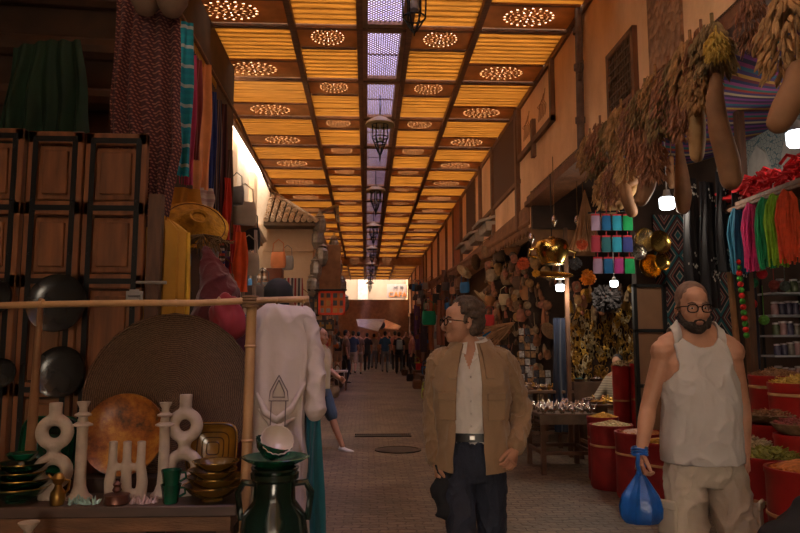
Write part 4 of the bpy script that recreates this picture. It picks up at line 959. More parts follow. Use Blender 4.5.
cry = [M('pale_crystal', (.26,.40,.35), .35, var=.3, scale=30), M('rose_crystal', (.40,.26,.24), .35, var=.3, scale=30)]
for k, (u, mt_, lb) in enumerate(((86, cry[0], 'pale green crystal cluster lying by the foot of the left candlestick'), (143, cry[1], 'pinkish crystal cluster between the candle holder and the right candlestick'))):
    q = P(u, 492, 2.99); b = B()
    for i in range(26):
        x, y = random.uniform(-.055,.055), random.uniform(-.03,.03); l = random.uniform(.015,.035); b.tube([(x,y,0),(x+random.uniform(-.015,.015),y+random.uniform(-.015,.015),l)], [.009,.001], 5)
    single('crystal', b, mt_, lb, 'crystal', (q.x, 2.99, TZ), smooth=False)
# small pale vase below, in front of the table
q = P(29, 522, 2.75); b = B(); b.lathe([(.03,0),(.045,.05),(.04,.12),(.018,.20),(.016,.22),(.036,.245),(.038,.25),(.030,.247),(.001,.235)], seg=24); b.v = b.v
single('small_vase', b, cer, 'pale vase whose flared mouth shows in front of the table', 'vase', (q.x, 2.75, q.z-.25))
b = B(); b.box((0,0,(q.z-.25)/2), (.45,.3,q.z-.25)); r_ = thing('low_stand', 'low dark wooden stand in front of the table', 'stand', (q.x, 2.76, 0)); 
b = B(); b.box((0,0,q.z-.265), (.30,.22,.03)); b.out('top', WD, r_)
for sx in (-1,1):
    for sy in (-1,1): b = B(); b.box((sx*.12,sy*.08,(q.z-.28)/2), (.03,.03,q.z-.28)); b.out('leg', WDV, r_)
# big jar with bowls
q = P(275, 470, 2.7); jz = P(275, 467, 2.7).z; JR = thing('glazed_jar', 'large dark green glazed jar with two handles in front of the kaftan', 'jar', (q.x, 2.7, 0))
jm = M('black_green_glaze', (.006,.018,.010), .16, var=.6, scale=3, spec=.9, bump=.2, bscale=6)
k = jz
b = B(); b.lathe([(.10,0),(.115,.02),(.13,.2),(.15,.5),(.145,.68),(.115,k-.17),(.078,k-.12),(.075,k-.05),(.088,k-.04),(.09,k-.02),(.082,k-.015),(.09,k),(.078,k),(.07,k-.05),(.001,k-.06)], seg=40); b.out('vessel', jm, JR)
for s in (-1, 1):
    b = B(); b.tube([(s*.075,0,k-.06),(s*.115,0,k-.055),(s*.135,0,k-.09),(s*.128,0,k-.15),(s*.122,0,k-.19)], [.012,.014,.013,.012,.012], 8); b.out('handle', jm, JR)
b = B(); b.lathe([(.05,0),(.06,.004),(.10,.022),(.122,.036),(.126,.038),(.122,.04),(.09,.027),(.05,.012),(.001,.010)], seg=48, wob=lambda j, z: 1+.012*math.cos(j*PI)); single('platter', b, gg, 'wide scalloped green plate on the mouth of the large jar', 'plate', (q.x, 2.7, k+.0))
b = B(); b.lathe([(.025,0),(.03,.006),(.055,.028),(.07,.062),(.067,.062),(.05,.030),(.02,.012),(.001,.012)], seg=36, wob=lambda j, z: 1+.02*math.cos(j*PI)); o = single('scalloped_bowl', b, gg, 'small green bowl lying tilted on the green plate', 'bowl', (q.x-.022, 2.69, k+.035)); o.rotation_euler = (R(8), R(18), 0)
b = B(); b.lathe([(.025,0),(.03,.006),(.05,.022),(.062,.045),(.059,.045),(.046,.026),(.02,.011),(.001,.011)], seg=36, wob=lambda j, z: 1+.03*math.cos(j*PI)); o = single('scalloped_bowl', b, M('cream_glaze', (.52,.42,.32), .3, var=.05), 'cream bowl with a scalloped rim leaning in the green bowl', 'bowl', (q.x+.0, 2.69, k+.080)); o.rotation_euler = (R(50), R(25), 0)
# head seen above the rail
hp = P(279, 300, 3.95)
person('person behind the cane rail of whom only the dark covered head top shows', (hp.x, 3.95, 0), R(170), 1.86, skin=SK2, top='shirt', topm=CL('charcoal', (.03,.025,.03)), bot='trousers', botm=CL('charcoal', (0,0,0)), arms={'R': [(-.17,0,1.43),(-.19,.03,1.15),(-.15,-.08,.95)], 'L': [(.17,0,1.43),(.19,.03,1.15),(.15,-.08,.95)]}, hair='short', hairm=M('hair_dark', (.02,.02,.02)), vox=.014)
# ------------------------------------------------------------ right side: near shop
# striped cloth ceiling
cols = [(.03,.02,.06),(.18,.03,.12),(.02,.10,.16),(.05,.03,.12),(.35,.20,.03),(.12,.02,.03),(.02,.03,.10),(.22,.05,.18),(.02,.14,.14),(.30,.04,.03),(.06,.04,.14),(.45,.36,.22),(.04,.02,.07),(.16,.04,.20)]
sm_ = stripes('striped_awning', cols, 1.25, 1); n, L, b_ = nodes_of(sm_)
b = B(); b.sheet(lambda a, c: (2.68+1.28*a, 4.0+3.5*c, 3.62-.14*math.sin(a*PI)*(.6+.4*math.sin(c*8))), 20, 40, .01)
b.v = [(x, y, z) for x, y, z in b.v]; single('striped_cloth', b, sm_, 'striped multicoloured woven cloth stretched under the ceiling of the near right shop', 'cloth')
# dried bunches
lf = [M('dried_leaf', (.36,.19,.07), .85, var=.45, scale=18), M('dried_pepper', (.26,.10,.04), .6, var=.4, scale=18), M('dried_olive', (.22,.14,.055), .85, var=.45, scale=18)]
def bunch(seed, n, w, h, mat, name='dried_bunch'):
    random.seed(seed); b = B()
    for i in range(n):
        t = random.random(); z = -h*t; rr = w*(.35+.65*math.sin(min(1, t*1.15)*PI*.75))*math.sqrt(random.random()); a = random.uniform(0, 2*PI)
        p = V((rr*math.cos(a), rr*math.sin(a), z)); d = V((math.cos(a)*.45+random.uniform(-.3,.3), math.sin(a)*.45+random.uniform(-.3,.3), -1)).normalized(); l = random.uniform(.05,.10)
        b.tube([p, p+d*l*.5, p+d*l], [.005,random.uniform(.010,.016),.003], 5, .6)
    b.tube([(0,0,.08),(0,0,-h*.4)], .012, 6)
    return b.mesh(name, mat)
bm_ = [bunch(1, 300, .15, .38, lf[0]), bunch(2, 300, .14, .46, lf[1]), bunch(3, 280, .15, .32, lf[2])]
def bunch_at(u, v, X, k, sc, lb, grp='dried bunches hanging from the beam of the near right shop'):
    p = PX(u, v, X); o = bpy.data.objects.new('dried_bunch', bm_[k]); C.objects.link(o); o.location = p; o.scale = (sc,sc,sc); o.rotation_euler = (0,0,u); return tag(o, lb, 'dried plants', grp)
LB_ = 'brown dried bunch hanging in the thick row along the beam above the gourds'
for i, u in enumerate((590, 600, 611, 621, 633, 645, 655, 668, 680, 690, 701, 712)):
    v = 345-(u-366)/1.075
    bunch_at(u, v-2+random.uniform(-3,5), 2.44, i % 3, .95+.1*(i % 2), LB_)
for u, v, k, l in ((598,150,2,'low hanging'),(628,142,0,''),(640,118,1,''),(662,100,2,''),(684,84,1,''),(700,62,0,''),(652,132,1,''),(614,160,1,''),(606,172,0,'')): bunch_at(u, v, 2.42, k, .9, LB_)
bunch_at(752, -8, 2.30, 1, .75, 'dried bunch hanging alone at the top right, left of the biggest one')
bunch_at(785, -4, 2.20, 0, 1.05, 'biggest dried bunch at the top right corner above the thick gourd')
yb = bunch_at(716, 32, 2.36, 2, .55, 'small yellow dried bunch at the top of the longest gourd'); recol(yb, M('yellow_dried', (.50,.34,.06), .8, var=.3))
# gourds
gm = M('gourd_skin', (.24,.11,.045), .7, var=.3, scale=5, bump=.1); gm2 = M('gourd_pale', (.40,.23,.09), .7, var=.3, scale=5)
def gourd(pix, X, rads, label, mat=gm, y=None):
    p0 = PX(pix[0][0], pix[0][1], X); Y = p0.y; pts = [P(u, v, Y+.02*i)-p0 for i, (u, v) in enumerate(pix)]; b = B()
    q = []; rr = []
    for i in range(len(pts)-1):
        for k in range(4): t = k/4; q.append(pts[i].lerp(pts[i+1], t)); rr.append((rads[i]*(1-t)+rads[i+1]*t)*Y/F)
    q.append(pts[-1]); rr.append(rads[-1]*Y/F)
    for _ in range(2): q = [q[0]]+[(q[i-1]+q[i]*2+q[i+1])/4 for i in range(1, len(q)-1)]+[q[-1]]
    b.tube(q, rr, 16); e = q[-1]; b.ell(e, (rr[-1]*.98,)*3, 14); b.ell(q[0], (rr[0],)*3, 10)
    o = single('hanging_gourd', b, mat, label, 'gourd', p0, group='gourds hanging under the beam of the near right shop')
    s = B(); s.tube([q[0], q[0]+V((0,0,.25))], .006, 5); s.out('cord', M('twine', (.2,.1,.05)), o); return o
gourd([(716,78),(715,100),(719,130),(728,160),(731,180)], 2.42, [6,9,11,12,11], 'longest brown gourd, nearly straight, hanging right of the pale one')
gourd([(697,105),(697,120),(697,140),(697,156)], 2.46, [7,8.5,9,7], 'pale split gourd hanging left of the longest gourd', gm2)
gourd([(648,132),(650,150),(651,168),(646,188),(641,200)], 2.44, [6,9,9,9,7], 'curved brown gourd hanging left of the bright bulb')
gourd([(678,136),(680,155),(682,175),(683,196),(683,208)], 2.75, [3,4.5,7,9,7], 'slim necked gourd hanging right of the bright bulb')
gourd([(634,150),(640,163),(632,182),(624,178),(626,196),(632,212)], 2.48, [6,7,7,6,6.5,6], 'knobbly gourd curling back on itself')
gourd([(610,168),(604,180),(612,195),(611,208),(607,220)], 2.5, [5,6,6,8,7], 'thick short gourd above the coloured purses', gm2)
gourd([(798,70),(795,88),(786,108),(779,122)], 2.15, [11,14,15,13], 'thickest gourd hanging at the right edge of the photo')
gourd([(671,158),(670,170),(672,185)], 2.9, [3,4,4], 'smallest gourd hanging behind the bulb')
gourd([(640,178),(628,196),(620,205)], 2.6, [4,5,5], 'small slanting gourd behind the knobbly one', gm2)
# bulbs
def bulb(u, v, Y, r, label):
    p = P(u, v, Y); t = thing('light_bulb', label, 'light bulb', p)
    b = B(); b.lathe([(.002,-r*1.0),(r*.75,-r*.95),(r*.95,-r*.7),(r,r*.45),(r*.8,r*.6),(.002,r*.62)], seg=20); b.out('globe', M('bulb_glow', (.82,.93,1), .3, var=0, emit=5), t)
    b = B(); b.lathe([(r*.85,r*.55),(r*.5,r*.95),(r*.35,r*1.6),(.002,r*1.6)], seg=16); b.tube([(0,0,r*1.5),(0,0,r*2+.5)], .006, 6); b.out('socket', M('white_plastic', (.35,.35,.35), .4), t)
    l = bpy.data.lights.new('bulb_light', 'POINT'); l.energy = 20 if Y > 8 else (11 if Y > 6 else 5); l.color = (1,.86,.68); l.shadow_soft_size = .08; o = bpy.data.objects.new('bulb_light', l); C.objects.link(o); o.location = p+V((0,-r*1.6,-r*1.7))
    return t
bulb(667, 202, 6.3, .072, 'glowing white bulb hanging between the two brown gourds')
bulb(797, 137, 5.2, .080, 'glowing white bulb at the right edge beside the thickest gourd')
bulb(560, 287, 9.3, .058, 'glowing white bulb under the big brass pot')
b4_ = bulb(614, 283, 8.8, .05, 'glowing white bulb half hidden below the coloured purses')
# yarn
bar = thing('yarn_rail', 'wooden rail carrying the dyed yarn at the right edge of the photo', 'rail', (0,0,0))
b = B(); b.tube([(3.2, 4.6, 2.68), (3.2, 6.15, 2.68)], .022, 8); b.out('bar', WD, bar); b = B(); b.mm((3.22,4.6,2.70),(3.6,6.2,2.74)); b.out('shelf_board', WD, bar)
random.seed(21)
b = B()
for i in range(260):
    y = random.uniform(4.7,6.15); x = random.uniform(3.2,3.5); z = 2.76+random.uniform(0,.16)
    b.tube([(x,y,z),(x+random.uniform(-.06,.06),y+.06,z+random.uniform(-.03,.05)),(x+random.uniform(-.08,.08),y+.13,z-.02)], .014, 5)
single('red_wool', b, M('red_wool', (.60,.01,.015), .9, var=.25), 'heap of loose bright red wool lying on the shelf above the yarn', 'wool')
yc = [('petrol',(.0,.14,.24),'petrol blue'),('hotpink',(.72,.03,.20),'hot pink'),('emerald',(.0,.26,.09),'emerald green'),('lime',(.22,.45,.015),'lime green'),('vermilion',(.65,.06,.01),'vermilion orange')]
for i, (u, (nm, cc, w)) in enumerate(zip((748,764,779,790,803), yc)):
    t_ = (u-366)/700; Y = None
    y = 3.2/((u-366)/700)*.995; b = B(); random.seed(i)
    L_ = .52
    for k in range(60):
        a = random.uniform(0, 2*PI); rr = .075*math.sqrt(random.random()); x0, y0 = rr*math.cos(a), rr*math.sin(a)*1.0
        b.tube([(x0*.3,y0*.3,.02),(x0*.8,y0,-.06),(x0+.012*math.sin(k),y0+.01,-.2),(x0,y0+.012*math.cos(k),-.36),(x0*.9+random.uniform(-.01,.01),y0*.9,-L_*random.uniform(.85,1.08))], .0075, 5)
    single('yarn_skein', b, M('yarn_'+nm, cc, .9, var=.2, scale=20, sheen=.3), w+' skein of yarn hanging from the rail', 'yarn', (3.2, y, 2.66), group='skeins of dyed yarn')
# black garments
bk = M('black_fabric', (.012,.011,.013), .85, var=.3)
for u, v, Y, w, h, lb in ((690,178,6.2,.16,1.1,'black garment with light embroidery hanging left of the wooden pole'),(707,182,6.1,.17,1.15,'long black garment hanging against the patterned rug'),(722,172,6.0,.14,.9,'black garment with beads hanging right, beside the wooden pole'),(737,178,5.9,.13,1.0,'rightmost black garment, next to the blue yarn')):
    b = drape(w, h, 3, .03, nu=30, taper=1.15); o = single('black_garment', b, bk, lb, 'garment', P(u, v, Y), rz=.3, group='black embroidered garments')
    b = B(); random.seed(int(u))
    for i in range(26): b.ell((random.gauss(0,.025), -.04, -random.choice([.05,.12,.15,.7,.8,.85])-random.random()*.06), (.008,.004,.012), 6)
    b.out('embroidery', M('silver_thread', (.45,.42,.38), .5, .4), o)
# wooden pole and rug
b = B(); a = P(722, 200, 6.4); c = P(740, 372, 6.0); b.tube([a, (a+c)/2, V((c.x, c.y, c.z))], .028, 8); b.tube([c, V((c.x+.02, c.y, 0))], .03, 8); single('leaning_pole', b, M('pole_wood', (.30,.14,.05), .6, var=.3), 'slanting light wooden pole behind the man in the vest', 'pole')
mk = M('kilim_rug', (.2,.1,.1), .95, var=0); n, L, b_ = nodes_of(mk); tc = n.new('ShaderNodeTexCoord'); sx = n.new('ShaderNodeSeparateXYZ'); L.new(tc.outputs['Object'], sx.inputs[0])
def mth(op, a, v=None, w=None):
    q = n.new('ShaderNodeMath'); q.operation = op
    L.new(a, q.inputs[0])
    if v is not None:
        if isinstance(v, (int, float)): q.inputs[1].default_value = v
        else: L.new(v, q.inputs[1])
    return q.outputs[0]
fx = mth('ABSOLUTE', mth('SUBTRACT', mth('FRACT', mth('MULTIPLY', sx.outputs[0], 3.4)), .5)); fz = mth('ABSOLUTE', mth('SUBTRACT', mth('FRACT', mth('MULTIPLY', sx.outputs[2], 2.2)), .5))
dd = mth('FRACT', mth('MULTIPLY', mth('ADD', fx, fz), 2.0)); r1 = n.new('ShaderNodeValToRGB'); r1.color_ramp.interpolation = 'CONSTANT'; e = r1.color_ramp.elements
e[0].color = (.02,.10,.11,1); e[1].position = .2; e[1].color = (.30,.25,.20,1)
for ps, cc in ((.28,(.02,.015,.02)),(.5,(.25,.09,.07)),(.62,(.02,.02,.025)),(.7,(.28,.22,.18)),(.78,(.10,.03,.03)),(.92,(.02,.015,.02))): k_ = e.new(ps); k_.color = (*cc,1)
L.new(dd, r1.inputs[0]); L.new(r1.outputs[0], b_.inputs['Base Color'])
a = P(690, 215, 7.5); b = B(); b.sheet(lambda s, c: (-.42+.95*s, .015*math.sin(s*9), -1.9*c), 20, 20, .012); single('kilim_rug', b, mk, 'dark rug with diamond pattern hanging behind the man in the vest', 'rug', (a.x, 7.5, a.z))
# framed board
a, c = P(632, 284, 7.2), P(669, 385, 7.2); r = thing('framed_board', 'brown cabinet board in a black frame left of the man in the vest', 'board', (a.x, 7.2, 0)); w = c.x-a.x
b = B(); b.box((w/2, .02, (a.z+.02)/2), (w-.02, .04, a.z-.02)); b.out('board', M('brown_board', (.20,.095,.045), .5, var=.1), r)
b = B()
for x in (.02, w-.02): b.box((x, 0, a.z/2), (.04,.06,a.z))
for z in (a.z-.02, P(0,330,7.2).z, 1.08): b.box((w/2, 0, z), (w,.06,.035))
bevel(b.out('frame', BLKIRON, r), .004)
# brass plates in a cluster
bp_ = M('polished_brass', (.62,.40,.10), .22, 1, var=.25, scale=12, bump=.12, bscale=20); sv = M('silvered', (.55,.50,.42), .25, 1, var=.25, scale=20, bump=.2, bscale=40)
for u, v, rp, m_, lb in ((645,240,13,sv,'dull silver plate hung left in the brass cluster'),(660,242,12.5,bp_,'bright brass plate hung at the top right of the cluster'),(650,266,13,bp_,'brass plate hung low in the cluster above the framed board'),(662,262,9,bp_,'smallest brass plate, right in the cluster'),(638,252,9,sv,'small silver plate half hidden in the cluster')):
    p = P(u, v, 7.0+.01*rp); dish('brass_plate', lb, p, rp*7/F, m_, tilt=84, cat='plate', group='metal plates hung above the framed board', rz=.2, deep=.25)
# purses in a grid
r0 = P(611, 212, 6.9)
pw = [[('lilac',(.30,.20,.30)),('ocean',(.0,.09,.24)),('sky',(.01,.24,.36)),('leaf',(.0,.27,.07))],[('ruby',(.30,.02,.04)),('dteal',(.01,.10,.12)),('sky',(0,0,0)),('navy',(.02,.03,.16))],[('lilac',(0,0,0)),('ocean',(0,0,0)),('magenta',(.30,.02,.16)),('leaf',(0,0,0))]]
b = B(); b.tube([P(588,213,6.9), P(637,210,6.9)], .01, 6); b.tube([P(600,213,6.9), P(604,190,6.9)+V((0,0,0))], .005, 5); b.tube([P(630,213,6.9), P(626,190,6.9)], .005, 5)
single('purse_hanger', b, BLKIRON, 'thin black wire hanger above the coloured purses', 'hanger')
rows = ['top', 'middle', 'bottom']; cn = {'lilac':'lilac','ocean':'deep blue','sky':'bright blue','leaf':'green','ruby':'ruby red','dteal':'dark teal','navy':'navy','magenta':'magenta'}
for i in range(3):
    for j in range(4):
        u = 596+j*10.6+(i == 2)*2; v = 223+i*21.5; nm, cc = pw[i][j]; p = P(u, v, 6.88-.03*j)
        r = thing('purse', f'{cn[nm]} tasselled purse in the {rows[i]} row of the hanging purses', 'purse', p, group='small coloured purses hanging in rows')
        b = B(); b.loft([[(x*.05*s, y*.02*s2, z) for x, y in [(math.cos(t), math.sin(t)) for t in [2*PI*q/14 for q in range(14)]]] for z, s, s2 in [(.075,.85,.4),(.05,1,.9),(-.03,1.05,1.1),(-.075,1.0,.7)]]); b.out('pouch', CL('purse_'+nm, cc), r)
        b = B(); b.loft([[(x*.048, y*.014, z) for x, y in [(math.cos(t), math.sin(t)) for t in [2*PI*q/14 for q in range(14)]]] for z in (.074,.09)]); b.tube([(0,0,.085),(0,0,.135)], .004, 5); b.out('trim', CL('purse_red', (.40,.02,.03)), r)
# big brass pot and tray
p = P(552, 252, 8.6); r = thing('brass_pot', 'large polished brass pot hanging upside down above the white bulb', 'pot', p); k = 8.6/F
b = B(); b.lathe([(.01,.19),(.04,.19),(.05,.17),(.12,.165),(.19,.13),(.215,.06),(.20,-.02),(.165,-.10),(.14,-.14),(.15,-.15),(.13,-.155),(.01,-.10)], seg=36); b.out('bowl', bp_, r)
b = B(); b.tube([(-.2,0,.06),(-.28,-.0,.03),(-.29,0,-.05),(-.2,0,-.08)], .014, 8); b.out('handle', bp_, r); b = B(); b.tube([(.2,0,.04),(.3,0,.0),(.28,0,-.1)], .014, 8); b.out('handle', bp_, r)
b = B(); b.tube([(0,0,.18),(0,0,1.0)], .006, 5); b.out('chain', BLKIRON, r)
dish('brass_tray', 'oval brass tray under the hanging brass pot', P(553, 275, 8.6), .25, bp_, tilt=14, cat='tray')
for (u, v, rr, cc, nm, lb) in ((588,276,.10,(.65,.22,.01),'marigold','bright orange ball of dried flowers left below the purses'),(523,262,.08,(.55,.10,.03),'rust','reddish dried flower ball left of the brass pot'),(582,243,.07,(.55,.14,.04),'rust','small orange flower cluster left of the purses'),(606,297,.20,(.010,.006,.006),'darkherb','dark shaggy bunch above the jewellery wall'),(575,262,.08,(.10,.10,.11),'greyish','dark tassel cluster beside the brass pot'),(536,272,.05,(.6,.3,.02),'marigold2','small yellow flower bunch at the brass tray')):
    Y = 8.4 if v < 290 else 9.2; b = B(); random.seed(int(u))
    for i in range(140):
        d = V((random.gauss(0,1), random.gauss(0,1), random.gauss(0,1))).normalized(); b.tube([d*rr*.3, d*rr*random.uniform(.8,1.1)-V((0,0,.02))], [rr*.03, rr*.10], 5)
    single('flower_ball' if nm != 'darkherb' else 'herb_bunch', b, M('petal_'+nm, cc, .9, var=.35), lb, 'dried flowers', P(u, v, Y))
for u0, v0, l, lb in ((553,175,.9,'first'),(576,170,1.0,'second'),(582,168,.8,'third'),(531,210,.5,'fourth')):
    Y = 9.0; p = P(u0, v0, Y); t_ = thing('hanging_pendant', f'thin cord with a metal pendant in the dark gap below the beam, {lb} of four', 'pendant', p, group='pendants on thin cords')
    b = B(); b.tube([(0,0,.25),(0,0,-l*.6)], .005, 5); b.out('cord', M('twine', (.2,.1,.05)), t_); b = B(); b.lathe([(.002,-l*.6),(.03,-l*.6-.03),(.045,-l*.6-.09),(.02,-l*.6-.13),(.002,-l*.6-.16)], seg=12); b.out('charm', sv, t_)
# ---------------------------------------------------------- pole with blue cloth
p = P(567, 300, 9.4); b = B(); b.box((p.x, 9.4, 1.5), (.05,.05,3.2)); single('shop_post', b, WDV, 'slim wooden post below the white bulb', 'post')
b = drape(.20, 1.55, 2, .03, taper=1.1); single('navy_cloth', b, CL('navy_cloth', (.006,.011,.032)), 'dark navy cloth hanging left of the slim wooden post', 'cloth', P(560, 318, 9.6))
# jewellery wall: gilded necklaces on a board
a, c = P(566, 305, 10.3), P(662, 395, 10.3)
b = B(); b.mm((a.x, 10.3, .9), (c.x, 10.34, a.z+.2)); single('jewellery_board', b, SHADOWWOOD, 'dark board covered with gilded necklaces behind the stall', 'board')
gj = [M('gilt', (.60,.36,.08), .3, 1, var=.4, scale=40), M('gilt_pale', (.60,.48,.28), .35, .9, var=.4, scale=40), M('gilt_dark', (.30,.16,.04), .4, .9, var=.4, scale=40)]
def neck(seed):
    random.seed(seed); b = B(); w, h = .028, random.uniform(.10,.15)
    b.tube([(w*math.sin(t), 0, -h/2+h/2*math.cos(t)) for t in [2*PI*i/12 for i in range(12)]], .007, 5, closed=True)
    for i in range(9): b.ell((random.uniform(-.03,.03), -.012, -h*.45-random.random()*h*.75), (.013,.008,.022), 6)
    return b.mesh('necklace', gj[0])
nm_ = [neck(i) for i in range(4)]; random.seed(31); cnt = 0
for i in range(22):
    for j in range(14):
        u = 569+i*4.4+random.uniform(-1.5,1.5); v = 310+j*6.2+random.uniform(-2,2)
        if random.random() < .06: continue
        p = P(u, v, 10.24-random.random()*.08); o = bpy.data.objects.new('necklace', nm_[random.randrange(4)]); C.objects.link(o); o.location = p; o.rotation_euler = (random.uniform(-.2,.2), random.uniform(-.5,.5), random.uniform(-.4,.4)); s_ = random.uniform(.8,1.2); o.scale = (s_,s_,s_)
        recol(o, random.choice(gj)); tag(o, 'gilded necklace pinned on the crowded board behind the stall', 'necklace', 'necklaces on the jewellery board')
# ---------------------------------------------------------- vendor, seated behind the tables
vp = P(618, 360, 9.55)
person('vendor in a striped beige shirt leaning over the jewellery tables', (vp.x, 9.55, -.36), R(-50), 1.72, hyaw=10, hpitch=18, skin=SK2, top='shirt', topm=stripes('beige_stripe', [(.32,.26,.19),(.20,.15,.11),(.34,.28,.2)], 30, 2), botm=CL('grey_cloth', (.05,.045,.045)), vox=.016,
       arms={'R': [(-.185,0,1.43),(-.25,-.15,1.2),(-.2,-.42,1.12)], 'L': [(.185,0,1.43),(.24,-.08,1.18),(.16,-.33,1.10)]})
# ---------------------------------------------------------- stall tables
tmat = M('stall_wood', (.11,.055,.03), .7, var=.35)
def table(name, label, x0, x1, y0, y1, h, legs=True, skirt=None):
    t_ = thing(name, label, 'table', ((x0+x1)/2, (y0+y1)/2, 0)); w, d = x1-x0, y1-y0
    b = B(); b.box((0,0,h-.02), (w,d,.04)); bevel(b.out('tabletop', tmat, t_), .006)
    for sx in (-1,1):
        for sy in (-1,1): b = B(); b.box((sx*(w/2-.05), sy*(d/2-.05), h/2-.02), (.055,.055,h-.04)); b.out('leg', tmat, t_)
    b = B()
    for sy in (-1,1): b.box((0, sy*(d/2-.05), h*.35), (w-.1,.03,.04))
    for sx in (-1,1): b.box((sx*(w/2-.05), 0, h*.35), (.03,d-.1,.04))
    b.out('stretcher', tmat, t_)
    if skirt:
        b = B(); b.sheet(lambda a, c: (-w/2+w*a, -d/2-.01-.006*math.sin(a*30), h-.01-.11*c), 30, 2, .006); b.out('cloth_skirt', skirt, t_)
    return t_
table('stall_table', 'wooden stall table nearest the alley with silver teapots on it', 2.02, 2.72, 8.2, 9.0, .70, skirt=CL('pale_cloth', (.15,.11,.075)))
table('stall_table', 'wooden stall table further back beside the postcard rack', 2.05, 2.85, 9.6, 10.2, .88)
table('stall_table', 'wooden stall table right of the silver teapots, covered with bracelets', 2.78, 3.75, 8.70, 9.32, .76)
table('stall_table', 'table in front of the postcard racks', 2.1, 2.8, 10.7, 11.5, .84)
b = B(); b.mm((2.95,9.95,0),(3.9,10.15,.98)); bevel(single('counter', b, tmat, 'raised wooden counter in front of the jewellery board', 'counter'), .01)
def teapot():
    r = thing('teapot', 'small silver teapot in the crowd of pots on the stall table', 'teapot', (0,0,0), 0, 'silver teapots on the stall table')
    b = B(); b.lathe([(.02,0),(.03,.005),(.022,.012),(.045,.035),(.05,.055),(.04,.08),(.022,.092),(.026,.097),(.012,.115),(.006,.122),(.009,.13),(.001,.138)], seg=16); b.out('pot_body', M('silver', (.62,.60,.56), .18, 1, var=.2, scale=30), r)
    b = B(); b.tube([(.045,0,.04),(.07,0,.055),(.078,0,.085),(.09,0,.095)], [.010,.008,.006,.005], 6); b.out('spout', M('silver', (.6,.6,.6)), r)
    b = B(); b.tube([(-.04,0,.08),(-.07,0,.08),(-.075,0,.05),(-.045,0,.035)], .005, 6); b.out('handle', M('silver', (.6,.6,.6)), r); return r
tp = teapot(); random.seed(9); first = True
for i in range(6):
    for j in range(5):
        x = 2.09+i*.112+random.uniform(-.02,.02); y = 8.27+j*.15+random.uniform(-.03,.03)
        if first: tp.location = (x, y, .70); first = False
        else: dup(tp, (x, y, .70), random.uniform(0, 6.28), scale=random.uniform(.75,1.15))
def bowlful(name, label, cat, loc, r, bm, fm, n=26, item='ell', grp=None, seed=1):
    random.seed(seed); t_ = thing(name, label, cat, loc, 0, grp)
    b = B(); b.lathe([(r*.6,0),(r*.8,r*.12),(r,r*.4),(r*.96,r*.42),(r*.75,r*.18),(.001,r*.12)], seg=22); b.out('vessel', bm, t_)
    b = B()
    for i in range(n*3):
        a = random.uniform(0, 2*PI); q = r*.86*math.sqrt(random.random()); z = r*.30+(.30*r)*(1-(q/r)**2)*random.uniform(.6,1)
        if item == 'ell': b.ell((q*math.cos(a), q*math.sin(a), z), (r*.09,r*.06,r*.06), 6, Matrix.Rotation(random.uniform(0,3), 3, 'Z'))
        elif item == 'ring': b.tube([(q*math.cos(a)+r*.14*math.cos(t), q*math.sin(a)+r*.14*math.sin(t), z+r*.05*math.sin(t+a)) for t in [2*PI*k/8 for k in range(8)]], r*.03, 4, closed=True)
        else: b.tube([(q*math.cos(a), q*math.sin(a), z), (q*math.cos(a)+random.uniform(-.3,.3)*r, q*math.sin(a)+random.uniform(-.3,.3)*r, z+random.uniform(0,.1)*r)], [r*.04,r*.015], 5)
    o = b.out('contents', fm, t_); return t_
bk_ = M('basket_wicker', (.20,.11,.05), .85, var=.3, scale=20, bump=.5, bscale=60)
mcs = [gj[0], gj[1], M('orange_beads', (.45,.14,.03), .5, var=.3), M('turquoise_beads', (.04,.22,.22), .4, var=.3), M('silver', (.6,.6,.6)), gj[0], M('copper', (.42,.18,.08), .3, 1, var=.3)]
mn = ['gilt bracelets','pale gilt rings','orange beads','turquoise beads','silver rings','gilded trinkets','copper bangles']
place = [(2.90,8.82,.76),(3.12,8.80,.76),(3.35,8.82,.76),(3.6,8.82,.76),(2.9,9.03,.76),(3.15,9.02,.76),(3.40,9.03,.76),(3.63,9.03,.76),(2.95,9.23,.76),(3.25,9.23,.76),(3.55,9.23,.76),(2.18,9.75,.88),(2.42,9.8,.88),(2.66,9.78,.88),(2.2,10.02,.88),(2.5,10.05,.88),(2.75,10.03,.88),(3.05,10.05,.98),(3.3,10.05,.98),(3.55,10.05,.98),(3.78,10.05,.98),(2.2,10.85,.84),(2.45,10.9,.84),(2.68,10.86,.84),(2.3,11.2,.84),(2.6,11.2,.84)]
for i, (x, y, z) in enumerate(place):
    tn = 'on the table right of the teapots' if i < 11 else ('on the second stall table' if i < 17 else ('on the raised counter' if i < 21 else 'on the table by the postcards'))
    rw = ['front', 'middle', 'back'][0 if i < 4 else (1 if i < 8 else 2)] if i < 11 else ''
    bowlful('trinket_bowl', f'shallow bowl of {mn[i % 7]} {tn}'+(f', {rw} row' if rw else ''), 'bowl', (x, y, z), random.uniform(.085,.11), bk_ if i % 2 else tmat, mcs[i % 7], 16, 'ring' if i % 7 in (0,1,4,6) else 'ell', 'bowls of trinkets on the stall tables', i)
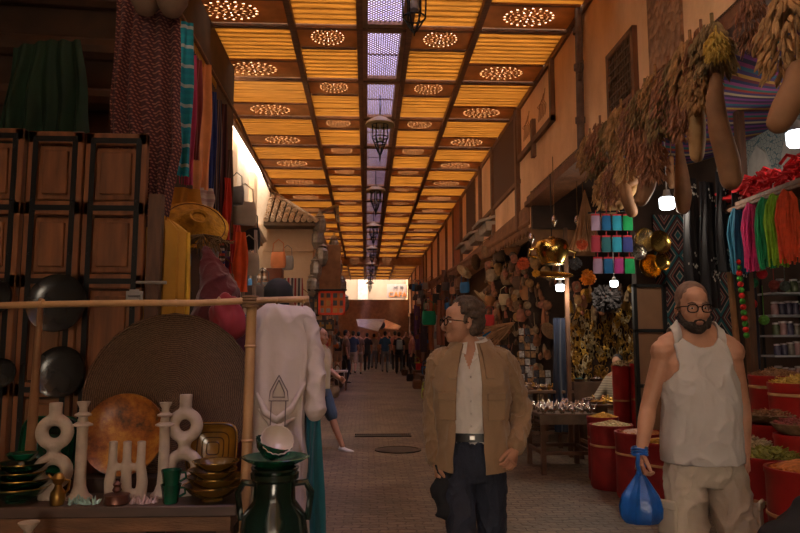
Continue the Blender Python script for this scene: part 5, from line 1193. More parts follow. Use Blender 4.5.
# ---------------------------------------------------------- red round drums with goods
rd = M('red_lacquer', (.30,.012,.010), .4, var=.25, scale=5); rdd = M('red_pleat', (.26,.012,.012), .7, var=.3, scale=5)
def drum(label, x, y, r, h, mat, fm, item='ell', band=False, n=60, grp=None, seed=0, dish_r=None, heap=.1):
    random.seed(seed); t_ = thing('red_drum', label, 'drum', (x, y, 0), 0, grp)
    b = B(); b.lathe([(r*.94,0),(r,.03),(r*.98,h*.5),(r,h-.04),(r*1.03,h-.03),(r*1.03,h),(r*.95,h),(r*.93,h-.05),(.001,h-.05)], seg=48, wob=(lambda j, z: 1+.018*(j % 2)) if mat is rdd else None); b.out('drum_body', mat, t_)
    z0 = h-.05
    for z in ((h*.66,) if not band else (h*.62, h*.92)): b = B(); b.lathe([(r*1.005,z),(r*1.02,z+.003),(r*1.02,z+.02),(r*1.005,z+.023)], seg=48, cap=False); b.out('rope_trim', M('gold_braid', (.38,.20,.08), .7, var=.3), t_)
    if band:
        b = B()
        for k in range(14):
            a = 2*PI*k/14; b.box((r*1.01*math.cos(a), r*1.01*math.sin(a), h*.62), (.03,.07,.06), Matrix.Rotation(a, 3, 'Z'))
            b.box((r*1.008*math.cos(a), r*1.008*math.sin(a), h*.3), (.012,.05,h*.5), Matrix.Rotation(a, 3, 'Z'))
        b.out('painted_band', M('painted_leather', (.16,.11,.05), .6, var=.5, scale=30), t_)
        b = B()
        for k in range(28): a = 2*PI*k/28; b.ell((r*1.035*math.cos(a), r*1.035*math.sin(a), h*.62), (.010,.010,.010), 6)
        b.out('stud', gold, t_)
    if fm:
        b = B(); R_ = dish_r or r*.92
        b.lathe([(R_,-.02),(R_*.7,heap*.5),(R_*.3,heap*.9),(.001,heap)], (0,0,z0+.03), 24)
        for i in range(n*3):
            a = random.uniform(0, 2*PI); q = R_*.95*math.sqrt(random.random()); z = z0+.03+heap*(1-q/R_)
            s_ = random.uniform(.010,.018)
            if item == 'ell': b.ell((q*math.cos(a), q*math.sin(a), z+.004), (s_,s_*.7,s_*.6), 6, Matrix.Rotation(random.uniform(0,3), 3, 'Z'))
            elif item == 'ring': b.tube([(q*math.cos(a)+.02*math.cos(t), q*math.sin(a)+.02*math.sin(t), z+.01+.006*math.sin(t+a)) for t in [2*PI*k/8 for k in range(8)]], .004, 4, closed=True)
            else: b.tube([(q*math.cos(a), q*math.sin(a), z),(q*math.cos(a)+random.uniform(-.05,.05), q*math.sin(a)+random.uniform(-.05,.05), z+random.uniform(.005,.03))], [.008,.003], 5)
        b.out('heap', fm, t_)
    return t_
g2 = 'red pleated drums at the trinket stall'
for i, (u, v, Y, r, h, fm, it, lb) in enumerate(((610,0,7.5,.22,.66,gj[1],'ring','red pleated drum with silvery rings, leftmost of the pleated drums'),(640,0,7.0,.25,.64,mcs[2],'ell','red pleated drum heaped with orange beads'),(668,0,6.45,.25,.62,mcs[0],'ring','red pleated drum with gilt rings, nearest the man in the vest'),(602,0,7.93,.17,.70,gj[0],'ring','red pleated drum with yellow gilt trinkets, smallest and furthest back'))):
    x = P(u, 400, Y).x; drum(lb, x, Y, r, h, rdd, fm, it, grp=g2, seed=i, heap=.05)
for i, (u, Y, h) in enumerate(((622,8.45,1.25),(640,8.35,1.28))):
    x = P(u, 400, Y).x; drum(['tall red drum with dried flowers by the vendor, left of the pair','tall red drum with dried flowers by the vendor, right of the pair'][i], x, Y, .105, h, rd, lf[2], 'stick', grp='tall red drums beside the vendor', seed=i, heap=.08)
sp = [('olive_leaf',(.20,.20,.03),'olive green leaves','stick'),('orange_spice',(.50,.16,.03),'orange spice','ell'),('pale_roots',(.42,.33,.20),'pale roots','stick'),('brown_bark',(.26,.12,.05),'brown bark','stick'),('rose_buds',(.28,.06,.05),'dried rosebuds','ell'),('yellow_root',(.48,.30,.05),'yellow root pieces','stick')]
spm = [M(a_, c_, .85, var=.4, scale=30) for a_, c_, _, _ in sp]
g3 = 'red drums of spices at the right edge'
for i, (u, Y, r, h, k, bd, lb) in enumerate(((768,4.45,.20,.80,0,0,'red drum of olive green leaves in the front row beside the man in the vest'),(803,4.0,.22,.80,1,0,'red drum of orange spice at the right edge of the photo, front row'),(750,4.75,.13,.82,2,0,'red drum of pale roots just behind the arm of the man in the vest'),(776,5.5,.19,1.26,3,1,'tall red drum with a studded painted band, left of the pair'),(800,5.15,.21,1.22,5,1,'tall red drum with a studded painted band at the right edge'))):
    x = P(u, 400, Y).x; drum(lb, x, Y, r, h, rd, spm[k], sp[k][3], bool(bd), grp=g3, seed=i, n=110, heap=.07)
for u, Y, z, k, lb in ((769,5.05,.93,3,'round bowl of brown bark pieces raised behind the olive leaves'),(797,4.55,.92,4,'round bowl of dark rosebuds raised at the right edge')):
    x = P(u, 400, Y).x; bowlful('spice_bowl', lb, 'bowl', (x, Y, z), .17, bk_, spm[k], 40, 'stick', 'raised spice bowls', 3)
    drum('plain red drum that carries a raised spice bowl, '+('left one' if u < 780 else 'right one'), x, Y, .15, z, rd, None, grp=g3)
b = B(); b.ell((0,0,.0), (.30,.2,.42), 18); p = P(822, 590, 2.6); single('dark_garment', remeshed(b, .012, 2, .04, 5), bk, 'black garment of a near person in the bottom right corner of the photo', 'sack', (p.x+.10, 2.75, .50))  # lumpy shape standing in for a near person's black garment
# shelf of jars
a, c = P(757, 292, 6.35), P(792, 375, 6.0); sh = thing('jar_shelf', 'shelf rack of spice packets and jars behind the man in the vest', 'shelf', (a.x, 6.2, 0)); w = .36
zs = [P(770, v, 6.2).z for v in (294, 316, 336, 356, 380)]
for z in zs: b = B(); b.box((w/2,0,z), (w+.04,.22,.018)); b.out('shelf_board', M('pale_shelf', (.34,.34,.36), .5), sh)
b = B(); 
for x in (0,w): b.box((x,.09,1.1), (.02,.02,2.0))
b.out('upright', BLKIRON, sh)
jb = B(); jb.lathe([(.028,0),(.03,.004),(.03,.07),(.024,.08),(.024,.085),(.001,.085)], seg=14); jl = B(); jl.lathe([(.027,.085),(.027,.1),(.001,.1)], seg=14)
jr = thing('spice_jar', 'small spice jar in a row on the shelf rack', 'jar', (0,0,0), 0, 'jars on the shelf rack'); jb.out('glass_jar', M('jar_a', (.22,.08,.07), .2, var=.5, scale=40), jr); jl.out('lid', M('jar_lid', (.4,.35,.35), .4), jr)
jm_ = [M('jar_a', (0,0,0)), M('jar_b', (.14,.12,.10), .2, var=.4), M('jar_c', (.10,.13,.06), .2, var=.4), M('jar_d', (.30,.16,.16), .2, var=.4), M('jar_e', (.06,.05,.09), .2, var=.4)]
random.seed(2); first = True
for k, z in enumerate(zs[:]):
    for i in range(6):
        loc = (a.x+.03+i*.062, 6.13, z+.009); lb = f'spice jar on the {["top","second","third","fourth","lowest"][k]} board of the shelf rack'
        if first: jr.location = loc; jr['label'] = lb; first = False
        else: dup(jr, loc, label=lb, scale=random.uniform(.95,1.25), mats={'glass_jar': random.choice(jm_)})
for u, v, cc, nm, lb in ((753,283,(.01,.16,.06),'greenball','dark green wool ball hanging above the shelf rack'),(760,268,(.35,.22,.12),'tanball','tan wool ball hanging over the shelf rack'),(762,274,(.55,.02,.03),'redball','red wool ball hanging over the shelf rack'),(774,285,(.30,.05,.04),'dkred','dull red wool ball hanging right of the green one'),(785,286,(.10,.12,.10),'greyball','grey wool ball hanging at the right of the shelf top'),(752,304,(.5,.03,.03),'redball','second red wool ball, hanging lower at the left of the shelf rack'),(764,320,(.10,.28,.04),'limeball','lime wool ball in front of the middle shelf board')):
    b = B(); b.ell((0,0,0), (.045,)*3, 12); b.tube([(0,0,.04),(0,0,.3)], .004, 5); single('pompom', b, M('wool_'+nm, cc, .95, var=.3, scale=40, bump=.6, bscale=80), lb, 'pompom', P(u, v, 5.95))
t_ = thing('pompom_garland', 'garland of red and green pompoms hanging behind the man in the vest', 'garland', P(738, 262, 5.8))
for i in range(14):
    b = B(); b.ell((.012*i*.25, 0, -.048*i), (.026,.026,.025), 10); b.out('pompom_bead', M('pom_red', (.62,.02,.015), .9, var=.2) if i % 2 == 0 else M('pom_green', (.06,.30,.03), .9, var=.2), t_)
b = drape(.10, 1.6, 2, .02); single('dark_cloth', b, CL('ink_cloth', (.008,.012,.03)), 'narrow dark blue cloth hanging right of the pompom garland', 'cloth', P(748, 250, 6.1))
b = B(); b.mm((3.3,5.9,0),(3.36,5.98,3.6)); single('shop_post', b, WDV, 'upright wooden post behind the shelf rack', 'post')
# ---------------------------------------------------------- middle shops: racks, baskets, bags
cards = [M('card_white', (.40,.38,.36), .6, var=.5, scale=25), M('card_dark', (.05,.045,.05), .6, var=.5, scale=25), M('card_warm', (.32,.18,.08), .6, var=.5, scale=25)]
def rack(u, v0, v1, Y, nx, lb):
    p = P(u, v0, Y); z1 = P(u, v1, Y).z; t_ = thing('postcard_rack', lb, 'rack', (p.x, Y, 0)); w = .10
    b = B(); b.tube([(0,.05,0),(0,.05,p.z)], .015, 6)
    b.box((0,.05,.02), (.5,.4,.03)); b.out('stand', BLKIRON, t_)
    nz = int((p.z-z1)/.13); b0 = [B(), B(), B()]
    for i in range(nx):
        for j in range(nz):
            x = (i-(nx-1)/2)*w; z = p.z-.06-j*.13; q = B(); q.box((x,0,z), (.085,.006,.11), Matrix.Rotation(R(-12), 3, 'X')); q.out('postcard', cards[(i+j*2+(i*j) % 2) % 3], t_)
rack(527, 328, 400, 12.0, 3, 'postcard rack right of the man in the tan jacket, the taller one'); rack(539, 370, 402, 11.6, 4, 'low wide postcard rack next to the tall one'); rack(503, 345, 395, 13.2, 3, 'postcard rack directly behind the shoulder of the man in the tan jacket')
straw = M('straw_hat_weave', (.42,.30,.16), .85, var=.2, scale=10, bump=.4, bscale=60); wick = bk_; ltan = M('leather_tan', (.30,.12,.05), .6, var=.3); cp_ = M('rusty_orange', (.48,.15,.05), .8, var=.3)
hb_ = B(); hb_.lathe([(.19,0),(.195,.004),(.19,.008),(.10,.014),(.09,.06),(.07,.10),(.001,.105)], seg=28)
for i, (u, v, Y, lb, s_, m_) in enumerate(((464,272,15,'pale straw hat hanging under the canopy, furthest from the camera',1.0,straw),(482,298,14,'pale straw hat above the head of the man in the tan jacket',1.15,straw),(549,331,11.5,'conical straw hat over the postcards',.8,wick),(502,333,13,'small straw hat left of the postcard rack',.7,wick),(476,262,14.5,'brown straw hat hanging under the canopy',.9,wick))):
    p = P(u, v, Y)
    if i == 0: h0 = tag(hb_.out('straw_hat', m_, None, p), lb, 'hat', 'straw hats in the middle shop'); h0.rotation_euler = (R(50),R(20),.4)
    else:
        q = h0.copy(); C.objects.link(q); q.location = p; q['label'] = lb; q.scale = (s_,)*3; q.rotation_euler = (R(30+15*i), R(10*i), i); recol(q, m_)
def basket_proto():
    r = thing('basket', 'x', 'basket', (0,0,0)); b = B(); b.lathe([(.09,0),(.12,.05),(.14,.14),(.12,.22),(.125,.23),(.115,.23),(.13,.14),(.10,.03),(.001,.02)], seg=22); b.out('weave', wick, r)
    b = B(); b.tube([(-.12,0,.22),(-.1,0,.34),(0,0,.40),(.1,0,.34),(.12,0,.22)], .009, 6); b.out('handle', wick, r); return r
bs = basket_proto(); first = True; random.seed(14)
bcol = [wick, M('basket_dark', (.10,.05,.025), .85, var=.3), M('basket_orange', (.36,.15,.05), .85, var=.3), straw]
for i, (u, v, Y) in enumerate([(488,258,14),(500,262,13.6),(512,255,13.2),(495,280,13.8),(508,285,13.3),(520,290,12.8),(528,300,12.6),(505,305,13.2),(517,312,12.9),(532,318,12.5),(490,306,13.9),(536,285,12.5)]):
    lb = f'{["woven brown","dark","orange tinted","pale"][i % 4]} handled basket hanging in the middle shop, {"high under the canopy" if v < 270 else ("in the middle row" if v < 300 else "in the lowest row")}'
    p = P(u, v, Y)
    if first: bs.location = p; bs['label'] = lb; bs['group'] = 'hanging baskets in the middle shop'; first = False
    else: dup(bs, p, random.uniform(-1,1), lb, 'hanging baskets in the middle shop', random.uniform(.8,1.2), {'weave': bcol[i % 4], 'handle': bcol[i % 4]})
# bundle of sticks / brooms
for i, (u, v, Y) in enumerate(((500,325,13),(515,322,12.8),(585,205,8.8))):
    b = B(); random.seed(i)
    for k in range(40):
        a = random.uniform(-.5,.5); b.tube([(0,0,.2 if i == 2 else 0),(a*.25,random.uniform(-.06,.06),-.3),(a*.45,random.uniform(-.1,.1),-.6)], .006, 4)
    o = single('broom', b, M('broom_straw', (.36,.18,.08), .85, var=.3), ['straw broom hanging sideways above the postcard rack','second straw broom, overlapping the first above the postcards','straw broom hanging upright left of the purses'][i], 'broom', P(u, v, Y)); 
    if i < 2: o.rotation_euler = (0, R(60), 0)
# bags
def bag_proto():
    r = thing('handbag', 'x', 'bag', (0,0,0)); b = B()
    b.loft([[(x*.12*s, y*.05*s2, z) for x, y in [(math.copysign(abs(math.cos(t))**.6, math.cos(t)), math.sin(t)) for t in [2*PI*q/18 for q in range(18)]]] for z, s, s2 in [(0,.85,.7),(.04,1,1),(.16,.98,1),(.22,.9,.7),(.235,.86,.4)]]); b.out('bag_body', ltan, r)
    b = B(); b.tube([(-.09,0,.22),(-.08,0,.36),(0,0,.42),(.08,0,.36),(.09,0,.22)], .007, 6); b.out('strap', ltan, r); return r
bgp = bag_proto(); bgc = {'red': CL('bag_red', (.45,.02,.02)), 'blue': CL('bag_blue', (.02,.12,.28)), 'tan': ltan, 'green': CL('bag_green', (.0,.25,.10)), 'dark': CL('bag_dark', (.03,.025,.025)), 'cream': CL('bag_cream', (.45,.38,.28)), 'orange': CL('bag_orange', (.62,.20,.07)), 'lime': CL('bag_lime', (.35,.42,.03)), 'purple': CL('bag_purple', (.14,.04,.14)), 'brown': CL('bag_brown', (.16,.07,.03)), 'grey': CL('bag_grey', (.22,.20,.19)), 'pink': CL('bag_pink', (.5,.06,.2))}
bag_first = [True]
def put_bag(u, v, Y, col, lb, s_=1, grp=None, rz=0):
    p = P(u, v, Y); m_ = {'bag_body': bgc[col], 'strap': bgc[col]}
    if bag_first[0]:
        bag_first[0] = False; bgp.location = p; bgp['label'] = lb; bgp.rotation_euler = (0,0,rz)
        if grp: bgp['group'] = grp
        bgp.scale = (s_,)*3
        for k_ in kids(bgp): recol(k_, bgc[col])
        return bgp
    o = dup(bgp, p, rz, lb, grp, s_, m_)
    if not grp and 'group' in o: del o['group']
    return o
put_bag(489, 326, 13, 'red', 'red bag hanging right behind the head of the man in the tan jacket', .9); put_bag(487, 338, 13, 'blue', 'blue bag hanging under the red one behind the man in the tan jacket', .7)
put_bag(429, 325, 21, 'green', 'bright green bag hanging among clothes left of the man in the tan jacket', 1.8)

# denser goods in the middle shop
random.seed(63); wc = [M('wares_'+str(i) if False else n_, c_, .7, var=.4, scale=12) for i, (n_, c_) in enumerate((('wares_umber',(.17,.08,.035)),('wares_sienna',(.26,.10,.04)),('wares_sand',(.26,.17,.09)),('wares_walnut',(.09,.045,.025)),('wares_clay',(.30,.10,.05)),('wares_ochre',(.30,.15,.045))))]
def ware(k):
    b = B()
    if k == 0: b.lathe([(.01,.03),(.09,.03),(.14,.0),(.15,.0),(.145,.012),(.09,.045),(.01,.045)], seg=18); b.v = [(x, -z, y) for x, y, z in b.v]
    elif k == 1: b.tube([(0,0,.2),(0,0,.05),(.01,0,-.05)], .007, 5); b.ell((.01,0,-.1), (.045,.02,.06), 10)
    elif k == 2:
        for i in range(14): a = i*.45; b.tube([(0,0,.1),(.03*math.cos(a),.03*math.sin(a),.02),(.05*math.cos(a),.05*math.sin(a),-.16)], [.012,.012,.006], 5)
    elif k == 3: b.lathe([(.03,-.12),(.07,-.08),(.08,0),(.05,.07),(.02,.1),(.03,.14),(.015,.14)], seg=14)
    else: b.loft([[(x*.10*s, y*.03, z) for x, y in [(math.cos(t), math.sin(t)) for t in [2*PI*q/14 for q in range(14)]]] for z, s in [(.12,.5),(.08,1),(-.08,1.1),(-.14,.6)]])
    return b
names = [('wooden_plate','plate','round wooden plate'),('wooden_ladle','ladle','wooden ladle'),('leather_tassel','tassel','leather tassel'),('clay_vase','vase','clay vase'),('leather_pouch','pouch','leather pouch')]
wm = [ware(k).mesh(names[k][0], wc[0]) for k in range(5)]
for i in range(230):
    u = random.uniform(484, 560); v = random.uniform(236, 396); Y = 11.7+max(0, (545-u))*.035+random.uniform(-.15,.15)
    if u > 548 and v > 300: continue
    if v < 245+max(0,(520-u))*.6: continue
    k = random.randrange(5); o = bpy.data.objects.new(names[k][0], wm[k]); C.objects.link(o); o.location = P(u, v, Y); s_ = random.uniform(.45,.95)*(.6 if k in (0,3) else 1); o.scale = (s_,)*3; o.rotation_euler = (0, random.uniform(-.3,.3), random.uniform(-.6,.6)); recol(o, random.choice(wc))
    tag(o, names[k][2]+' in the crowded brown display of the middle shop', names[k][1], names[k][2]+'s in the middle shop')

# loose gilded trinkets spread on the tables
random.seed(91); tr = B(); tr.tube([(.03*math.cos(t), .03*math.sin(t), .006) for t in [2*PI*i/12 for i in range(12)]], .006, 5, closed=True); tm1 = tr.mesh('bangle', gj[0])
tr = B(); tr.lathe([(.025,0),(.03,.01),(.03,.04),(.012,.055),(.016,.075),(.001,.09)], seg=12); tm2 = tr.mesh('perfume_flask', gj[0])
k = 0
for (x0, x1, y0, y1, z, n, wh) in ((2.10,2.80,9.64,9.92,.88,26,'the second stall table'),(2.82,3.72,8.74,9.28,.76,44,'the table right of the teapots'),(2.15,2.75,10.75,11.4,.84,26,'the table by the postcards'),(2.98,3.86,9.97,10.12,.98,24,'the raised counter')):
    for i in range(n):
        m_ = (tm1, tm2)[i % 2]; o = bpy.data.objects.new(m_.name, m_); C.objects.link(o); o.location = (random.uniform(x0, x1), random.uniform(y0, y1), z); o.rotation_euler = (0,0,i)
        recol(o, random.choice(gj+[MATS['silver'], mcs[6]])); nm3 = ('bangle','small metal flask')[i % 2]
        tag(o, f'{nm3} lying loose between the bowls on {wh}', ('bangle','flask')[i % 2], f'{nm3}s on {wh}')

random.seed(17)
for i in range(46):
    u = random.uniform(570, 632); v = random.uniform(286, 312); k = random.randrange(5); o = bpy.data.objects.new(names[k][0], wm[k]); C.objects.link(o); o.location = P(u, v, 10.1+random.uniform(-.2,.1)); s_ = random.uniform(.4,.8)*(.6 if k in (0,3) else 1); o.scale = (s_,)*3; o.rotation_euler = (0, random.uniform(-.3,.3), 0); recol(o, random.choice(gj+wc))
    tag(o, names[k][2]+' hanging above the jewellery board', names[k][1], names[k][2]+'s above the jewellery board')
# ------------------------------------------------------------ far left
b = B(); BX = -1.30
b.mm((-2.9, 16.9, 0), (BX, 17.4, 4.42)); b.mm((BX-.3, 17.4, 0), (BX, 28, 4.25)); b.mm((-2.5,16.85,3.75),(BX+.03,16.95,3.80)); struct('wall_left_house', b, PALE)
rt = M('roof_tile', (.50,.38,.27), .85, var=.45, scale=9); r = thing('tiled_roof', 'small sloping tiled roof on the pale house on the left', 'roof', (0,0,0))
A0, E0 = V((-2.42,17.5,5.30)), V((BX+.10,17.3,4.50))
def rp(x, t):
    k = (x+2.42)/(BX+.10+2.42); rd = A0.lerp(E0, k); return V((x, 16.35, 4.36)).lerp(V((x, rd.y, rd.z)), t)
b = B()
for i in range(9):
    x = -2.36+i*.145; n_ = max(2, int(10*(1-i/10.5)))
    for j in range(n_):
        p, q = rp(x, j/n_), rp(x, min(1, (j+1.12)/n_)); up = V((0,-.02,.05))
        b.tube([p+up*1.3, q+up*.7], [.062,.050], 8)
b.out('front_tiles', rt, r)
b = B(); c4 = [rp(-2.42,0), rp(BX+.08,0), rp(BX+.08,1), rp(-2.42,1)]; b.add(c4+[V((q.x, 17.6, 4.30)) if k > 1 else q+V((0,.0,-.07)) for k, q in enumerate(c4)], [(0,1,2,3),(7,6,5,4),(0,4,5,1),(1,5,6,2),(2,6,7,3),(3,7,4,0)]); b.out('roof_slab', M('roof_mortar', (.12,.08,.055), .9), r)
b = B(); 
for i in range(8): 
    p = A0.lerp(E0, i/7.5)+V((0,0,.05)); b.tube([p, p+V((.17,0,-.12))], [.06,.07], 8)
b.tube([(BX+.10,17.0,4.42),(BX+.16,22,4.30),(BX+.2,27.9,4.20)], .05, 8); b.out('ridge_tiles', rt, r)
# street goods on the left, between the robe and the house
G1 = 'leather and cloth bags hung outside the left shops'
for u, v, Y, c_, s_, lb in ((225,292,7.2,'brown',.8,'brown leather bag hanging under the scarlet strap'),(219,318,7.0,'dark',.9,'dark bag hanging low beside the crimson garment'),(248,275,9.5,'cream',1.3,'pale flat bag hanging right of the orange red garment'),(244,225,9.0,'cream',1.3,'large cream bag hanging high below the lit wall'),(254,305,10,'grey',1.2,'grey bag hanging near the rail, left of the covered head'),(262,300,11,'dark',1.2,'dark bag beside the grey one'),(278,268,13.2,'orange',1.3,'bright orange bag on the corner of the pale house'),(287,270,14,'grey',1.2,'grey cap shaped bag right above the orange one'),(251,250,9.8,'dark',1.3,'dark bag hanging over the pale flat bag'),(236,205,8.8,'grey',1.0,'grey bag hanging under the plum shawl'),(258,318,10.5,'brown',1.3,'brown bag hanging low left of the covered head'),(302,318,15,'brown',1.5,'brown bag hanging right above the shoulder of the kaftan')): put_bag(u, v, Y, c_, lb, s_, G1, random.uniform(-.6,.6))
scarf(293, 278, 330, 14.5, 20, stripes('kilim_b', [(.45,.36,.30),(.30,.03,.03),(.5,.42,.36),(.05,.05,.05)], 7, 0), 'rug with white, red and black upright stripes beside the orange bag', name='striped_rug', cat='rug', rz=.2)
scarf(256, 230, 300, 9.6, 4, CL('white_strap', (.5,.42,.36)), 'thin pale strap cloth hanging beside the lit wall', name='cloth', cat='cloth')
scarf(262, 268, 330, 11.2, 10, stripes('kilim_c', [(.25,.12,.06),(.10,.05,.03),(.42,.33,.26)], 8, 2), 'brown and cream woven strip left of the wooden box', name='woven_strip', cat='woven strip')
p = P(271, 268, 13.5); q = P(281, 300, 13.5); b = B(); b.mm((p.x-.15,13.5,q.z),(q.x,13.9,p.z)); bevel(single('wooden_box', b, M('box_red', (.20,.06,.025), .7), 'reddish brown wooden box fixed on the wall left of the orange bag', 'box'), .01)
r = thing('lean_awning', 'small slanting wooden awning over the bags on the left', 'awning', (0,0,0)); a, c = P(243, 205, 9.6), P(263, 242, 9.9); b = B(); b.add([a+V((0,0,0)), c, c+V((-.5,.1,.0)), a+V((-.5,.1,.0)), a+V((0,0,-.06)), c+V((0,0,-.06)), c+V((-.5,.1,-.06)), a+V((-.5,.1,-.06))], [(0,1,2,3),(7,6,5,4),(0,4,5,1),(1,5,6,2),(2,6,7,3),(3,7,4,0)]); b.out('awning_board', M('wood_mid', (.2,.1,.05)), r)
b = B(); b.tube([a+V((.02,0,0)), c+V((.02,0,0))], .04, 6); b.out('edge_pole', M('pale_pole', (.5,.36,.24), .8), r)
# backing so that the gap reads as cluttered dark shops
random.seed(77)
wall_goods = ['dark','brown','tan','grey','cream','red','blue','purple','orange']
for i in range(34):
    Y = 6.2+i*.3; u = 366-(1.78+random.uniform(-.1,.12))*700/Y
    v = random.uniform(250, 345)
    if u > 262: break
    put_bag(u, v, Y, random.choice(wall_goods), 'small bag in the cluttered display along the left shop wall', random.uniform(.6,1.1), 'small bags in the cluttered left display', random.uniform(-.8,.8))
# metal lantern cluster and framed displays
lan = M('tin_grey', (.30,.27,.24), .4, .6, var=.3, scale=20)
def lantern_small():
    r = thing('metal_lantern', 'x', 'lantern', (0,0,0)); b = B(); b.lathe([(.02,-.30),(.06,-.27),(.10,-.18),(.10,-.05),(.07,.0),(.09,.02),(.03,.08),(.001,.1)], seg=8); b.out('lantern_body', lan, r, smooth=False); b = B(); b.tube([(.03*math.sin(t),0,.12+.03*math.cos(t)) for t in [2*PI*i/8 for i in range(8)]], .006, 5, closed=True); b.out('ring', lan, r); return r
ls = lantern_small()
for i, (u, v) in enumerate(((318,232),(322,248),(316,262),(313,278),(320,218),(334,240),(338,262),(342,280),(345,298))):
    Y = 16.6+max(0,(u-324))*.35; p = P(u, v, Y); lb = f'grey tin lantern on the corner of the pale house, {["left column below the top","left column, second row","left column, third row","left column, lowest","topmost","right column, upper","right column, middle","right column, lower","right column, lowest"][i]}'
    if i == 0: ls.location = p; ls['label'] = lb; ls['group'] = 'tin lanterns hanging on the house corner'; ls.scale = (1.5,)*3
    else: dup(ls, p, i, lb, 'tin lanterns hanging on the house corner', 1.5)
p = P(334, 208, 18); b = B(); b.tube([P(320,212,17.5), P(337,206,19), P(338,222,19)], .05, 8); single('lamp_bracket', b, M('tin_grey', (.3,.3,.3)), 'curved grey bracket above the tin lanterns', 'bracket')
def cabinet(u0, u1, v0, v1, Y, lb, fm, bmm, inn, nx, nz):
    a, c = P(u0, v0, Y), P(u1, v1, Y); r = thing('display_case', lb, 'display', ((a.x+c.x)/2, Y, c.z)); w, h = c.x-a.x, a.z-c.z; t = .05
    b = B(); b.box((0,.05,h/2), (w,.04,h)); b.out('backing', bmm, r)
    b = B(); 
    for x in (-w/2+t/2, 0, w/2-t/2): b.box((x,0,h/2), (t,.08,h))
    for z in (t/2, h-t/2): b.box((0,0,z), (w,.08,t))
    b.out('frame', fm, r)
    random.seed(3)
    for i in range(nx):
        for j in range(nz):
            b = B(); b.box((-w/2+(i+.5)*w/nx, .01, (j+.5)*h/nz), (w/nx*.6,.03,h/nz*.65)); b.out('framed_piece', random.choice(inn), r)
inn = [M('piece_grey', (.25,.25,.22), .4), M('piece_gold', (.5,.26,.06), .5), M('piece_dark', (.05,.05,.06), .5)]
cabinet(318.5, 345, 291, 315, 16.6, 'bright red framed display of small pieces hanging on the left of the alley', M('bright_red', (.75,.06,.015), .6), M('orange_card', (.6,.16,.03), .7), inn, 4, 3)
cabinet(308, 319, 293, 316, 16.7, 'dark framed display next to the bright red one', M('black_frame2', (.03,.03,.03), .6), M('brown_card', (.2,.1,.05), .7), inn, 2, 3)
cabinet(316, 334, 320, 331, 16.6, 'low orange yellow framed display under the bright red one', M('dark_frame', (.06,.03,.02), .6), M('amber_card', (.6,.30,.05), .7), inn, 4, 2)
b = B(); b.tube([P(308,290,16.5), P(347,290,16.5)], .025, 6); single('display_bar', b, BLKIRON, 'thin black bar above the framed displays', 'bar')
p = P(328, 262, 17.8); b = B(); b.mm((p.x-.28,17.8,p.z-.75),(p.x+.32,18.1,p.z+.45)); b.v = b.v; o = bevel(single('wall_cupboard', b, M('cupboard_wood', (.34,.17,.07), .7, var=.25), 'light brown wooden cupboard on the wall above the red display', 'cupboard'), .02)
# more stuff at left further on
random.seed(41)
for i in range(60):
    Y = 18.5+i*.18; u = 366-(1.18+random.uniform(-.05,.12))*700/Y; v = random.uniform(300, 350)
    put_bag(u, v, Y, random.choice(['cream','grey','brown','red','tan','cream','orange','dark']), 'small bag or cloth in the far left shop fronts', random.uniform(.6,1.1), 'goods hanging at the far left shops', random.uniform(-1,1))
for i, (u, v, Y, s_, c_) in enumerate(((327,375,19,1.5,0),(337,372,22,1.6,1),(322,372,17.5,1.5,2),(333,380,18.5,1.2,3),(318,380,16.5,1.4,1))):
    Yb = Y; x = P(u, v, Yb).x; dup(bs, (x, Yb, gz(Yb)), i, ['woven basket standing on the ground left, right of the shorts','pale grey basket on the ground near the walking crowd','brown basket on the ground behind the man in shorts','dark round basket on the ground near the left shop','small basket at the foot of the pale house'][i], 'baskets on the ground at the left', s_*1.1, {'weave': bcol[c_], 'handle': bcol[c_]})
def low_stand(u, Y, lb, cm):
    x = P(u, 360, Y).x; r = thing('goods_table', lb, 'table', (x, Y, gz(Y))); b = B(); b.box((0,0,.55), (.7,.6,.05)); b.out('tabletop', cm, r)
    for sx in (-1,1):
        for sy in (-1,1): b = B(); b.box((sx*.3,sy*.25,.27), (.05,.05,.54)); b.out('leg', tmat, r)
    return x
x = low_stand(336, 21, 'low table with a white cloth at the left of the alley', CL('white_cloth', (.6,.5,.45))); 
# ------------------------------------------------------------ far end
YF = 46
b = B(); b.mm((-6, YF, -.5), (7, YF+.3, 12)); struct('wall_end', b, plaster('end_plaster', (.20,.15,.115), .15))
b = B(); ax = P(382,0,43).x
za = P(366, 300, 43).z
b.mm((-2.4, 42.6, -.2), (2.57, 43, za)); struct('wall_end_arch', b, M('brown_plaster', (.30,.15,.08), .9, var=.2))
b = B(); b.mm((-2.4, 32, 5.15), (2.58, 32.15, 5.5)); struct('trim_13', b, M('wood_mid', (.2,.1,.05)))
b = B(); b.mm((-.55, YF-.1, 4.0), (.1, YF, 8)); struct('trim_14', b, M('white_paint', (.30,.29,.28), .8))
